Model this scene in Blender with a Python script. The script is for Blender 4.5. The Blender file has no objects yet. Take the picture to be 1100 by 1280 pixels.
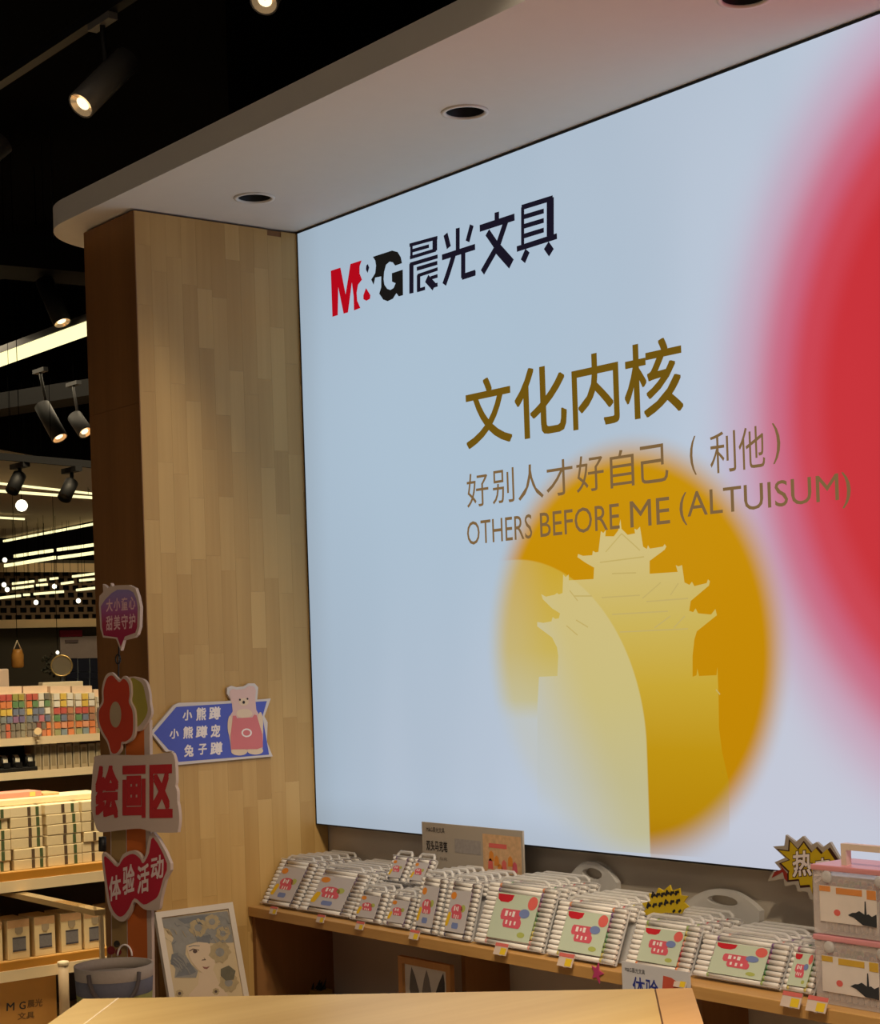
import bpy, bmesh, math, random
from mathutils import Vector, Matrix
from mathutils.geometry import tessellate_polygon
random.seed(7)
scene = bpy.context.scene
C = scene.collection

# ------------------------------------------------------------------ camera
F, PPX, PPY = 2179.73, 550.68, 801.04
YAW, PITCH, ROLL = 0.9044, 0.006, -0.0335
CAM = Vector((4.8954, -3.2886, 1.5377))
fwd = Vector((-math.sin(YAW)*math.cos(PITCH), math.cos(YAW)*math.cos(PITCH), math.sin(PITCH)))
rt0 = Vector((math.cos(YAW), math.sin(YAW), 0)); up0 = rt0.cross(fwd)
RT = rt0*math.cos(ROLL) + up0*math.sin(ROLL); UP = -rt0*math.sin(ROLL) + up0*math.cos(ROLL)
cd = bpy.data.cameras.new('camera'); cam = bpy.data.objects.new('camera', cd); C.objects.link(cam)
m = Matrix((RT, UP, -fwd)).transposed().to_4x4(); m.translation = CAM; cam.matrix_world = m
cd.sensor_fit = 'VERTICAL'; cd.sensor_height = 36; cd.sensor_width = 36*1100/1280
cd.lens = F/1280*36; cd.shift_x = (550-PPX)/1280; cd.shift_y = (PPY-640)/1280
cd.clip_start = .05; cd.clip_end = 200
scene.camera = cam

# ------------------------------------------------------------------ world, exposure, shop lamps, added fills
def lin(c):
    return tuple(((v/255)/12.92 if v/255 <= .04045 else ((v/255+.055)/1.055)**2.4) for v in c)
world = bpy.data.worlds.new('world'); scene.world = world; world.use_nodes = True
bgn = world.node_tree.nodes['Background']
bgn.inputs[0].default_value = (1, .80, .62, 1); bgn.inputs[1].default_value = .075
scene.view_settings.view_transform = 'Standard'; scene.view_settings.look = 'None'
scene.view_settings.exposure = 0; scene.view_settings.gamma = 1
scene.view_settings.use_curve_mapping = False

def spot(name, loc, target, energy, angle, color=(1, .83, .60), blend=.6, size=.08):
    l = bpy.data.lights.new(name, 'SPOT'); l.energy = energy; l.spot_size = math.radians(angle)
    l.spot_blend = blend; l.color = color; l.shadow_soft_size = size
    o = bpy.data.objects.new(name, l); C.objects.link(o); o.location = loc
    d = Vector(target)-Vector(loc); o.rotation_euler = d.to_track_quat('-Z', 'Y').to_euler(); return o
def area(name, loc, sx, sy, energy, color=(1, .80, .56), rot=(0, 0, 0)):
    l = bpy.data.lights.new(name, 'AREA'); l.shape = 'RECTANGLE'; l.size = sx; l.size_y = sy; l.energy = energy; l.color = color
    o = bpy.data.objects.new(name, l); C.objects.link(o); o.location = loc; o.rotation_euler = rot; return o
# ceiling track spots over the counter and the wall shelf, and rows of ceiling lamps over the aisles behind, plus unseen fills
spot('track_lamp_counter', (2.9, -1.9, 3.55), (2.0, -1.3, .75), 215, 48)
spot('track_lamp_shelf', (3.6, -1.5, 3.5), (2.0, -.12, .85), 175, 44)
spot('track_lamp_shelf_far', (2.6, -1.2, 3.5), (.8, -.12, .85), 115, 36)
spot('track_lamp_column', (4.6, -.95, 3.4), (0, -.25, 1.45), 230, 30)
for fx, fy, fe in ((3.4, -1.15, 260), (1.0, -2.3, 260), (2.6, -2.9, 200)): spot('floor_bounce_fill', (fx, fy, 3.6), (fx-.1, fy, 0), fe, 50)  # added downspots: their bounce off the floor brightens the soffit underside
area('aisle_lamps_near', (-1.35, -.1, 3.7), .5, 2.4, 46, (1, .80, .50), (0, math.radians(20), 0)).data.spread = math.radians(72)
area('front_fill', (3.2, -5.2, 4.2), 5, 2.5, 32, (1, .84, .66))  # unseen broad fill added on the camera side to lift front-facing surfaces
area('aisle_lamps_far', (-4.6, 1.5, 3.3), 1.5, 2.0, 60, (1, .82, .55))

# ------------------------------------------------------------------ helpers: projection onto real planes
def ray(px, py): return fwd + RT*((px-PPX)/F) - UP*((py-PPY)/F)
def on(px, py, axis, val):
    d = ray(px, py); i = 'xyz'.index(axis); return CAM + d*((val-CAM[i])/d[i])
def onp(px, py, P, n):
    d = ray(px, py); P = Vector(P); n = Vector(n); return CAM + d*((P-CAM).dot(n)/d.dot(n))
def dep(px, py, D): return CAM + ray(px, py)*D
def x_at(px, y, z):          # X of the point with given y, z seen in image column px
    lo, hi = -30., 4.6
    def col(x):
        d = Vector((x, y, z))-CAM; return PPX+F*d.dot(RT)/d.dot(fwd)
    for _ in range(60):
        mid = (lo+hi)/2
        if col(mid) < px: lo = mid
        else: hi = mid
    return lo

# ------------------------------------------------------------------ materials
class V:
    def __init__(s, t, o): s.t, s.o = t, o
    def m(s, op, b=None, c=None):
        n = s.t.nodes.new('ShaderNodeMath'); n.operation = op; s.t.links.new(s.o, n.inputs[0])
        for i, v in ((1, b), (2, c)):
            if v is None: continue
            if isinstance(v, V): s.t.links.new(v.o, n.inputs[i])
            else: n.inputs[i].default_value = v
        return V(s.t, n.outputs[0])
    def __add__(s, b): return s.m('ADD', b)
    def __sub__(s, b): return s.m('SUBTRACT', b)
    def __mul__(s, b): return s.m('MULTIPLY', b)
    def ss(s, a, b, lo=0., hi=1.):
        n = s.t.nodes.new('ShaderNodeMapRange'); n.interpolation_type = 'SMOOTHSTEP'; s.t.links.new(s.o, n.inputs[0])
        n.inputs[1].default_value = a; n.inputs[2].default_value = b; n.inputs[3].default_value = lo; n.inputs[4].default_value = hi
        return V(s.t, n.outputs[0])
    def ramp(s, stops, interp='LINEAR'):
        n = s.t.nodes.new('ShaderNodeValToRGB'); s.t.links.new(s.o, n.inputs[0]); e = n.color_ramp; e.interpolation = interp
        while len(e.elements) < len(stops): e.elements.new(1)
        for k, (p, c) in zip(e.elements, stops): k.position = p; k.color = (*lin(c), 1)
        return V(s.t, n.outputs[0])
def mixc(t, f, a, b):
    n = t.nodes.new('ShaderNodeMix'); n.data_type = 'RGBA'
    for i, v in ((0, f), (6, a), (7, b)):
        if isinstance(v, V): t.links.new(v.o, n.inputs[i])
        elif i == 0: n.inputs[0].default_value = v
        else: n.inputs[i].default_value = (*v, 1)
    return V(t, n.outputs[2])
MATS = {}
def newmat(name):
    mt = bpy.data.materials.new(name); mt.use_nodes = True; t = mt.node_tree
    b = t.nodes['Principled BSDF']; MATS[name] = mt; return mt, t, b
def noise_v(t, scale, coord='Object', stretch=(1, 1, 1), detail=3):
    tc = t.nodes.new('ShaderNodeTexCoord'); mp = t.nodes.new('ShaderNodeMapping'); mp.inputs['Scale'].default_value = stretch
    n = t.nodes.new('ShaderNodeTexNoise'); n.inputs['Scale'].default_value = scale; n.inputs['Detail'].default_value = detail
    t.links.new(tc.outputs[coord], mp.inputs[0]); t.links.new(mp.outputs[0], n.inputs[0]); return V(t, n.outputs[0]), mp
def mat(name, rgb, rough=.6, metal=0, var=.10, scale=18, emis=0, trans=0, alpha=1, coat=0, bump=0, spec=.5):
    if name in MATS: return MATS[name]
    mt, t, b = newmat(name); c = lin(rgb)
    nv, _ = noise_v(t, scale)
    col = mixc(t, nv, tuple(v*(1-var) for v in c), tuple(min(1, v*(1+var)) for v in c))
    t.links.new(col.o, b.inputs['Base Color'])
    b.inputs['Roughness'].default_value = rough; b.inputs['Metallic'].default_value = metal
    b.inputs['Transmission Weight'].default_value = trans; b.inputs['Alpha'].default_value = alpha
    b.inputs['Coat Weight'].default_value = coat; b.inputs['Specular IOR Level'].default_value = spec
    if bump:
        bn = t.nodes.new('ShaderNodeBump'); bn.inputs['Strength'].default_value = bump; bn.inputs['Distance'].default_value = .002
        t.links.new(nv.o, bn.inputs['Height']); t.links.new(bn.outputs[0], b.inputs['Normal'])
    if emis:
        t.links.new(col.o, b.inputs['Emission Color']); b.inputs['Emission Strength'].default_value = emis
    return mt
def wood(name, rgb_a, rgb_b, axis='z', rough=.5, per_object=0, scale=9, fig=0):
    """long-grained timber; per_object adds a shade that differs from piece to piece"""
    mt, t, b = newmat(name)
    st = {'x': (.06, 1, 1), 'y': (1, .06, 1), 'z': (1, 1, .06)}[axis]
    nv, mp = noise_v(t, scale, stretch=st, detail=5)
    n2, mp2 = noise_v(t, scale*7, stretch=tuple(v if v == 1 else v*.5 for v in st), detail=2)
    f = nv*.75 + n2*.25
    if per_object:
        oi = t.nodes.new('ShaderNodeObjectInfo'); rnd = V(t, oi.outputs['Random'])
        cx = t.nodes.new('ShaderNodeCombineXYZ')
        for i in range(3): t.links.new((rnd*(11.+7*i)).o, cx.inputs[i])
        t.links.new(cx.outputs[0], mp.inputs['Location']); t.links.new(cx.outputs[0], mp2.inputs['Location'])
        f = f*(1-per_object) + rnd*per_object
    f = f.ss(.2, .8)
    col = mixc(t, f, lin(rgb_a), lin(rgb_b)); t.links.new(col.o, b.inputs['Base Color'])
    b.inputs['Roughness'].default_value = rough
    bn = t.nodes.new('ShaderNodeBump'); bn.inputs['Strength'].default_value = .08; bn.inputs['Distance'].default_value = .002
    t.links.new(n2.o, bn.inputs['Height']); t.links.new(bn.outputs[0], b.inputs['Normal'])
    return mt
def objcol(name, rough=.5):
    """colour carried by each object (caps of pens, printed cells)"""
    mt, t, b = newmat(name); oi = t.nodes.new('ShaderNodeObjectInfo'); nv, _ = noise_v(t, 30)
    col = mixc(t, nv*.18, V(t, oi.outputs['Color']), (.9, .85, .8)); t.links.new(col.o, b.inputs['Base Color']); b.inputs['Roughness'].default_value = rough
    return mt
def emit(name, rgb, strength=1):
    if name in MATS: return MATS[name]
    mt, t, b = newmat(name); nv, _ = noise_v(t, 4)
    c = lin(rgb); col = mixc(t, nv, tuple(v*.95 for v in c), c)
    b.inputs['Base Color'].default_value = (0, 0, 0, 1); b.inputs['Roughness'].default_value = .6; b.inputs['Specular IOR Level'].default_value = 0
    t.links.new(col.o, b.inputs['Emission Color']); b.inputs['Emission Strength'].default_value = strength; return mt

# ------------------------------------------------------------------ mesh helpers (geometry given in world coordinates)
def BM(): return bmesh.new()
def bx(bm, a, b, mi=0):
    vs = [bm.verts.new((x, y, z)) for x in (a[0], b[0]) for y in (a[1], b[1]) for z in (a[2], b[2])]
    for q in ((0, 1, 3, 2), (4, 6, 7, 5), (0, 4, 5, 1), (2, 3, 7, 6), (0, 2, 6, 4), (1, 5, 7, 3)):
        f = bm.faces.new([vs[i] for i in q]); f.material_index = mi
    return bm
def obox(bm, P, ex, ey, ez, mi=0):
    """box spanned by three vectors from corner P"""
    P, ex, ey, ez = map(Vector, (P, ex, ey, ez))
    vs = [bm.verts.new(P+ex*i+ey*j+ez*k) for i in (0, 1) for j in (0, 1) for k in (0, 1)]
    for q in ((0, 1, 3, 2), (4, 6, 7, 5), (0, 4, 5, 1), (2, 3, 7, 6), (0, 2, 6, 4), (1, 5, 7, 3)):
        f = bm.faces.new([vs[i] for i in q]); f.material_index = mi
    return bm
def fill(bm, verts, n, flip=False):
    """ear-clipped fill of a possibly concave outline"""
    n = Vector(n).normalized(); u = n.orthogonal().normalized(); w = n.cross(u)
    tri = tessellate_polygon([[Vector((v.co.dot(u), v.co.dot(w), 0)) for v in verts]])
    for q in tri:
        try: bm.faces.new([verts[i] for i in (q if not flip else q[::-1])])
        except ValueError: pass
def poly_n(pts):
    n = Vector((0, 0, 0))
    for i, p in enumerate(pts): q = pts[(i+1) % len(pts)]; n += Vector(((p.y-q.y)*(p.z+q.z), (p.z-q.z)*(p.x+q.x), (p.x-q.x)*(p.y+q.y)))
    return n
def prism(bm, pts, n, th):
    """outline (3D points on a plane) given a thickness th behind it; n points out of its face"""
    n = Vector(n).normalized(); pts = [Vector(p) for p in pts]
    a = [bm.verts.new(p) for p in pts]; b = [bm.verts.new(p-n*th) for p in pts]; k = len(a)
    fill(bm, a, n); fill(bm, b, n, True)
    for i in range(k): bm.faces.new((a[i], b[i], b[(i+1) % k], a[(i+1) % k]))
    return bm
def flat(bm, pts):
    pts = [Vector(p) for p in pts]; vs = [bm.verts.new(p) for p in pts]
    if len(vs) <= 4: bm.faces.new(vs)
    else: fill(bm, vs, poly_n(pts))
    return bm
def tube(bm, path, r, seg=8, cap=True, mi=0):
    path = [Vector(p) for p in path]; rings = []
    for i, p in enumerate(path):
        d = (path[min(i+1, len(path)-1)]-path[max(i-1, 0)]).normalized()
        a = d.orthogonal().normalized() if i == 0 else (pa - d*pa.dot(d)).normalized()
        pa = a; b = d.cross(a); rr = r[i] if isinstance(r, (list, tuple)) else r
        rings.append([bm.verts.new(p+(a*math.cos(t)+b*math.sin(t))*rr) for t in [2*math.pi*k/seg for k in range(seg)]])
    for u, v in zip(rings, rings[1:]):
        for k in range(seg):
            f = bm.faces.new((u[k], u[(k+1) % seg], v[(k+1) % seg], v[k])); f.smooth = True; f.material_index = mi
    if cap: bm.faces.new(rings[0][::-1]).material_index = mi; bm.faces.new(rings[-1]).material_index = mi
    return bm
def lathe(bm, base, axis, prof, seg=20, mi=0, cap=True):
    """profile [(along, radius)] spun round axis"""
    base, axis = Vector(base), Vector(axis).normalized(); a = axis.orthogonal().normalized(); b = axis.cross(a); rings = []
    for h, r in prof: rings.append([bm.verts.new(base+axis*h+(a*math.cos(t)+b*math.sin(t))*max(r, 1e-5)) for t in [2*math.pi*k/seg for k in range(seg)]])
    for u, v in zip(rings, rings[1:]):
        for k in range(seg):
            f = bm.faces.new((u[k], u[(k+1) % seg], v[(k+1) % seg], v[k])); f.smooth = True; f.material_index = mi
    if cap:
        bm.faces.new(rings[0][::-1]).material_index = mi; bm.faces.new(rings[-1]).material_index = mi
    return bm
def tag(o, label=None, cat=None, group=None, kind=None):
    if label: o['label'] = label
    if cat: o['category'] = cat
    if group: o['group'] = group
    if kind: o['kind'] = kind
    return o
def obj(name, bm, m, parent=None, local=False, bevel=0):
    """one mesh object; a part is stored relative to its (unrotated) parent unless its geometry is local already"""
    if bevel:
        bmesh.ops.bevel(bm, geom=list(bm.edges), offset=bevel, segments=2, profile=.6, affect='EDGES', clamp_overlap=True)
    if any(len(e.link_faces) == 2 for e in bm.edges): bmesh.ops.recalc_face_normals(bm, faces=list(bm.faces))
    loc = Vector((0, 0, 0))
    if parent is not None:
        if not local: bmesh.ops.translate(bm, verts=bm.verts, vec=-Vector(parent.location))
    else:
        lo = [min(v.co[i] for v in bm.verts) for i in range(3)]; hi = [max(v.co[i] for v in bm.verts) for i in range(3)]
        loc = Vector(((lo[0]+hi[0])/2, (lo[1]+hi[1])/2, lo[2])); bmesh.ops.translate(bm, verts=bm.verts, vec=-loc)
    me = bpy.data.meshes.new(name); bm.to_mesh(me); bm.free()
    o = bpy.data.objects.new(name, me); C.objects.link(o); o.location = loc
    for mm in (m if isinstance(m, (list, tuple)) else [m]): me.materials.append(mm)
    if parent is not None: o.parent = parent
    return o
def thing(name, label, cat, loc, group=None, rot=None):
    o = bpy.data.objects.new(name, None); C.objects.link(o); o.location = loc; o.empty_display_size = .05
    if rot is not None: o.rotation_euler = rot
    tag(o, label, cat, group); return o
def sub(name, bm, m, part):
    """sub-part of a mesh part; geometry in world coordinates, part is a child of an unrotated thing"""
    root = part.parent if part.parent else part
    bmesh.ops.translate(bm, verts=bm.verts, vec=-Vector(root.location))
    me = bpy.data.meshes.new(name); bmesh.ops.recalc_face_normals(bm, faces=list(bm.faces)); bm.to_mesh(me); bm.free(); me.materials.append(m)
    o = bpy.data.objects.new(name, me); C.objects.link(o); o.parent = part; return o
def struct(name, bm, m, label=None):
    o = obj(name, bm, m); o['kind'] = 'structure'
    if label: o['label'] = label
    return o
def shared(name, me, parent, loc=(0, 0, 0), rot=(0, 0, 0), scale=(1, 1, 1), color=None):
    o = bpy.data.objects.new(name, me); C.objects.link(o); o.parent = parent; o.location = loc; o.rotation_euler = rot; o.scale = scale
    if color: o.color = (*lin(color), 1)
    return o
def mesh_of(name, bm, mats):
    me = bpy.data.meshes.new(name); bmesh.ops.recalc_face_normals(bm, faces=list(bm.faces)); bm.to_mesh(me); bm.free()
    for mm in mats: me.materials.append(mm)
    return me
TXT = {}
def text_geo(body, bold=0.):
    k = (body, bold)
    if k not in TXT:
        cu = bpy.data.curves.new('lettering', 'FONT'); cu.body = body; cu.size = 1; cu.resolution_u = 3; cu.offset = bold; cu.fill_mode = 'FRONT'
        o = bpy.data.objects.new('lettering', cu); C.objects.link(o)
        dg = bpy.context.evaluated_depsgraph_get(); dg.update(); me = bpy.data.meshes.new_from_object(o.evaluated_get(dg))
        vs = [(v.co.x, v.co.y) for v in me.vertices]; fs = [tuple(p.vertices) for p in me.polygons]
        bpy.data.objects.remove(o); bpy.data.curves.remove(cu); bpy.data.meshes.remove(me)
        x0 = min(v[0] for v in vs); x1 = max(v[0] for v in vs); y0 = min(v[1] for v in vs); y1 = max(v[1] for v in vs)
        TXT[k] = ([((x-x0)/(x1-x0), (y-y0)/(y1-y0)) for x, y in vs], fs)
    return TXT[k]
def text(bm, body, P, ex, ey, bold=0.):
    """lettering filling the parallelogram P + ex*u + ey*v; bold lays slightly shifted copies over one another"""
    P, ex, ey = Vector(P), Vector(ex), Vector(ey); vs, fs = text_geo(body); k = max(1, len(body))
    nn = ex.cross(ey).normalized()
    sh = [(0, 0)] if bold < .008 else [(-1, -1), (1, -1), (1, 1), (-1, 1), (0, -1), (0, 1), (-1, 0), (1, 0)]
    s_ = 1-2*bold if bold >= .008 else 1; bx_ = bold/k if bold >= .008 else 0; by_ = bold if bold >= .008 else 0
    for i, (du, dv) in enumerate(sh):
        bv = [bm.verts.new(P+ex*(.5+(u-.5)*(1-2*bx_)+du*bx_)+ey*(.5+(v-.5)*s_+dv*by_)+nn*(i*.00004)) for u, v in vs]
        for f in fs:
            try: bm.faces.new([bv[i_] for i_ in f])
            except ValueError: pass
    return bm
def smooth(pts, k=4):
    """closed Catmull-Rom curve through 2D points"""
    n = len(pts); out = []
    for i in range(n):
        p0, p1, p2, p3 = pts[i-1], pts[i], pts[(i+1) % n], pts[(i+2) % n]
        for j in range(k):
            t = j/k; out.append(tuple(.5*((2*p1[a])+(-p0[a]+p2[a])*t+(2*p0[a]-5*p1[a]+4*p2[a]-p3[a])*t*t+(-p0[a]+3*p1[a]-3*p2[a]+p3[a])*t**3) for a in (0, 1)))
    return out
def circle_pts(c, ex, ey, r, n=24, a0=0, a1=2*math.pi, rz=None):
    c, ex, ey = Vector(c), Vector(ex), Vector(ey)
    return [c+ex*(r*math.cos(a0+(a1-a0)*i/n))+ey*((rz or r)*math.sin(a0+(a1-a0)*i/n)) for i in range(n)]
def stroke(bm, a, b, w, n):
    """flat painted stroke between two points on a plane with normal n"""
    a, b = Vector(a), Vector(b); s = (b-a).cross(Vector(n)).normalized()*w/2
    bm.faces.new([bm.verts.new(p) for p in (a-s, b-s, b+s, a+s)]); return bm

# ================================================================== materials used throughout
white_paint = mat('white_paint', (232, 226, 218), .7, var=.02)
black_paint = mat('black_paint', (6, 6, 7), .9, var=.3, scale=3, spec=.05)
dark_metal = mat('dark_metal', (30, 29, 30), .45, .4)
near_black = mat('near_black', (14, 13, 13), .5)
grey_wall = mat('grey_wall', (200, 188, 172), .8, var=.06, scale=6, bump=.05)
stave_wood = wood('stave_wood', (182, 142, 80), (208, 170, 106), 'z', .45, per_object=.30)
side_wood = wood('side_wood', (130, 86, 42), (160, 110, 60), 'z', .5)
shelf_wood = wood('shelf_wood', (176, 128, 68), (206, 160, 96), 'x', .45)
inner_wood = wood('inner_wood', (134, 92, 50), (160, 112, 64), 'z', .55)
white_plastic = mat('white_plastic', (232, 226, 220), .4, var=.03)
card_white = mat('card_white', (226, 216, 206), .65, var=.03)
cream = mat('cream', (228, 214, 184), .6, var=.05)
ink = mat('ink', (30, 26, 30), .6)

# ================================================================== the setting
bm = BM(); bx(bm, (-12, -8, -.05), (8, 16, 0)); floor_mat = mat('floor_tile', (188, 178, 164), .4, var=.08, scale=2); struct('floor', bm, floor_mat)
bm = BM(); bx(bm, (-12, -8, 4.3), (8, 16, 4.4)); struct('ceiling', bm, black_paint)
bm = BM(); bx(bm, (-.344, .051, 0), (6, .15, 3.1)); struct('wall_back', bm, grey_wall)
bm = BM(); bx(bm, (-.5, .06, 3.1), (6, .15, 4.3)); struct('wall_upper', bm, black_paint)

# timber-clad pier at the left end of the light box
ZT = 2.963
bm = BM(); bx(bm, (-.341, -.612, 0), (-.0032, .0505, ZT)); pier = struct('wall_left', bm, side_wood, 'timber clad pier of light staves beside the light box')
def pier_part(name, bm, m):
    bmesh.ops.translate(bm, verts=bm.verts, vec=-Vector(pier.location)); bmesh.ops.recalc_face_normals(bm, faces=list(bm.faces))
    me = bpy.data.meshes.new(name); bm.to_mesh(me); bm.free(); me.materials.append(m); o = bpy.data.objects.new(name, me); C.objects.link(o); o.parent = pier; return o
zs = on(145, 511, 'y', -.615).z
for z0, z1 in ((0, zs-.0012), (zs, ZT)):
    pier_part('front_panel', bx(BM(), (-.344, -.615, z0), (0, -.6122, z1)), side_wood)
ncol = 12; cw = (.6122+.0485)/ncol
for c in range(ncol):
    z = -random.uniform(0, .3)
    while z < ZT:
        h = random.uniform(.18, .42); z0, z1 = max(0, z), min(ZT, z+h-.0003)
        if z1 > .0 and z1-z0 > .02:
            pier_part('stave', bx(BM(), (-.0031, -.6118+c*cw, z0), (random.uniform(-.0002, 0), -.6118+(c+1)*cw-.0003, z1)), stave_wood)
        z += h

# white soffit with a rounded left end, pierced for three downlights
DL = [(0.301, -.354), (1.325, -.338), (2.30, -.325)]
out = [(4.4, .05), (4.4, -.725), (-.27, -.725)]
for i in range(1, 17):
    a = math.pi/2*i/16; out.append((-.27-.305*math.sin(a), -.42-.305*math.cos(a)))
out += [(-.575, .05)]
bm = BM(); prism(bm, [(x, y, 2.97) for x, y in out], (0, 0, -1), .075); sof = struct('ceiling_soffit', bm, white_paint, 'white soffit with a rounded end over the light box')
cut = obj('cutter', (lambda b: [lathe(b, (x, y, 2.9), (0, 0, 1), [(0, .052), (.13, .052)], 28) for x, y in DL] and b)(BM()), white_paint)
md = sof.modifiers.new('holes', 'BOOLEAN'); md.object = cut; md.solver = 'EXACT'
dg = bpy.context.evaluated_depsgraph_get(); dg.update(); me2 = bpy.data.meshes.new_from_object(sof.evaluated_get(dg))
sof.modifiers.clear(); sof.data = me2; bpy.data.objects.remove(cut)
for (x, y), lb in zip(DL, ('unlit recessed downlight nearest the timber pier', 'unlit recessed downlight in the middle of the white soffit', 'unlit recessed downlight at the top edge of the picture')):
    t = thing('downlight', lb, 'downlight', (x, y, 2.97), 'downlights in the soffit')
    obj('trim_ring', lathe(BM(), (x, y, 2.9695), (0, 0, -1), [(0, .052), (0, .064), (.004, .063), (.004, .0535), (0, .0515), (-.004, .0512), (-.004, .052), (0, .052)], 28, cap=False), white_paint, t)
    obj('baffle', lathe(BM(), (x, y, 2.97), (0, 0, 1), [(.001, .051), (.035, .042), (.055, .034), (.055, .036), (.035, .044), (.002, .0516)], 28, cap=False), near_black, t)
    obj('lamp', lathe(BM(), (x, y, 2.97), (0, 0, 1), [(.04, .034), (.052, .03), (.06, .01)], 24), dark_metal, t)

# ================================================================== light box
LB = thing('light_box', 'large backlit wall panel printed with a yellow sun, a tower and red glow', 'light box', (0, 0, .97))
def bp(x, z, y=-.0008): return Vector((x, y, z+.97))
BX1 = 4.3
obj('frame', bx(bx(bx(bx(bx(BM(), (.003, .004, .968), (BX1, .05, 2.966)), (.003, -.001, .968), (.0075, .004, 2.966)), (.0075, -.001, 2.9615), (BX1, .004, 2.966)), (.0075, -.001, .968), (BX1, .004, .9725)), (BX1-.004, -.001, .9725), (BX1, .004, 2.9615)), near_black, LB)
def graphic_nodes(t):
    tc = t.nodes.new('ShaderNodeTexCoord'); sp = t.nodes.new('ShaderNodeSeparateXYZ'); t.links.new(tc.outputs['Object'], sp.inputs[0])
    return V(t, sp.outputs[0]), V(t, sp.outputs[2])
def dist(x, z, cx, cz, kx=1., kz=1.):
    a = (x-cx)*kx; b = (z-cz)*kz; return (a*a+b*b).m('SQRT')
def backdrop(t, x, z):
    nv, _ = noise_v(t, 2.2, stretch=(1.6, 1, .35), detail=1)
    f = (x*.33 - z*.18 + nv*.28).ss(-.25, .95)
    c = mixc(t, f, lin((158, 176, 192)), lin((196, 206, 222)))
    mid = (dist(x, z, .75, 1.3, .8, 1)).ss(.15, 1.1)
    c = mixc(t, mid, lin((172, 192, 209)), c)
    e = x.ss(0, .16, .20, 0) + z.ss(0, .12, .20, 0)           # darker towards the box's lower and left edges
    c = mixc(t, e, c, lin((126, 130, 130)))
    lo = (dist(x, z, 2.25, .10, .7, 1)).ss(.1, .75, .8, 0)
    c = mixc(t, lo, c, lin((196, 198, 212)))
    d = dist(x, z, 2.86, 1.09, 1, .93)
    red = (d*.66).ramp([(.0, (196, 42, 50)), (.40, (200, 50, 58)), (.46, (203, 68, 82)), (.52, (201, 100, 126)), (.60, (200, 138, 166)), (.70, (197, 174, 196))], 'EASE')
    c = mixc(t, d.ss(.74, 1.10, 1, 0), c, red)
    return c
def sun_mask(x, z, a=.485, b=.59): return dist(x, z, 1.515, .555).ss(a, b, 1, 0)
def dome_mask(x, z):
    zz = (z-.295).m('MAXIMUM', 0.); a = (x-1.055).m('MAXIMUM', 0.)
    return (a*a+zz*zz).m('SQRT').ss(.527, .533, 1, 0)
# printed face
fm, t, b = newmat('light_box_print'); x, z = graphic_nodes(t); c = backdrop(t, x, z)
sun = (z*.9).ramp([(0, (184, 128, 4)), (.25, (192, 134, 0)), (.6, (196, 138, 0)), (1, (200, 146, 6))])
c1 = mixc(t, sun_mask(x, z), c, sun)
pale = (z*1.1).ramp([(0, (188, 194, 198)), (.40, (190, 194, 190)), (.46, (196, 186, 134)), (.62, (200, 176, 84)), (.9, (202, 164, 44))])
pale = mixc(t, x.ss(1.0, 1.25, .18, 0), pale, c)
c2 = mixc(t, dome_mask(x, z), c1, mixc(t, sun_mask(x, z, .475, .59), c, pale))
t.links.new(c2.o, b.inputs['Emission Color']); b.inputs['Emission Strength'].default_value = 1; b.inputs['Specular IOR Level'].default_value = 0; b.inputs['Base Color'].default_value = (.01, .01, .01, 1); b.inputs['Roughness'].default_value = .5
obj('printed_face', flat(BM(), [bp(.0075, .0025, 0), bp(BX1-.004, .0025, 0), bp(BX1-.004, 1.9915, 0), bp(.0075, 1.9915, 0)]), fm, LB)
# tower silhouette
tm, t, b = newmat('tower_print'); x, z = graphic_nodes(t); c = backdrop(t, x, z)
left = (z*1.05).ramp([(0, (190, 186, 150)), (.2, (192, 184, 138)), (.45, (201, 187, 124)), (.75, (206, 188, 124)), (1, (208, 189, 126))])
right = (z*1.05).ramp([(0, (166, 112, 0)), (.12, (182, 134, 4)), (.3, (190, 146, 14)), (.48, (199, 165, 50)), (.66, (202, 178, 88)), (.85, (207, 187, 122)), (1, (208, 189, 126))])
left = mixc(t, (x*1. + z*.5).ss(1.22, 1.62, .72, 0), left, c)
cc = mixc(t, dome_mask(x, z), right, left)
cc = mixc(t, sun_mask(x, z, .485, .61), c, cc)
t.links.new(cc.o, b.inputs['Emission Color']); b.inputs['Emission Strength'].default_value = 1; b.inputs['Specular IOR Level'].default_value = 0; b.inputs['Base Color'].default_value = (.01, .01, .01, 1)
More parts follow.
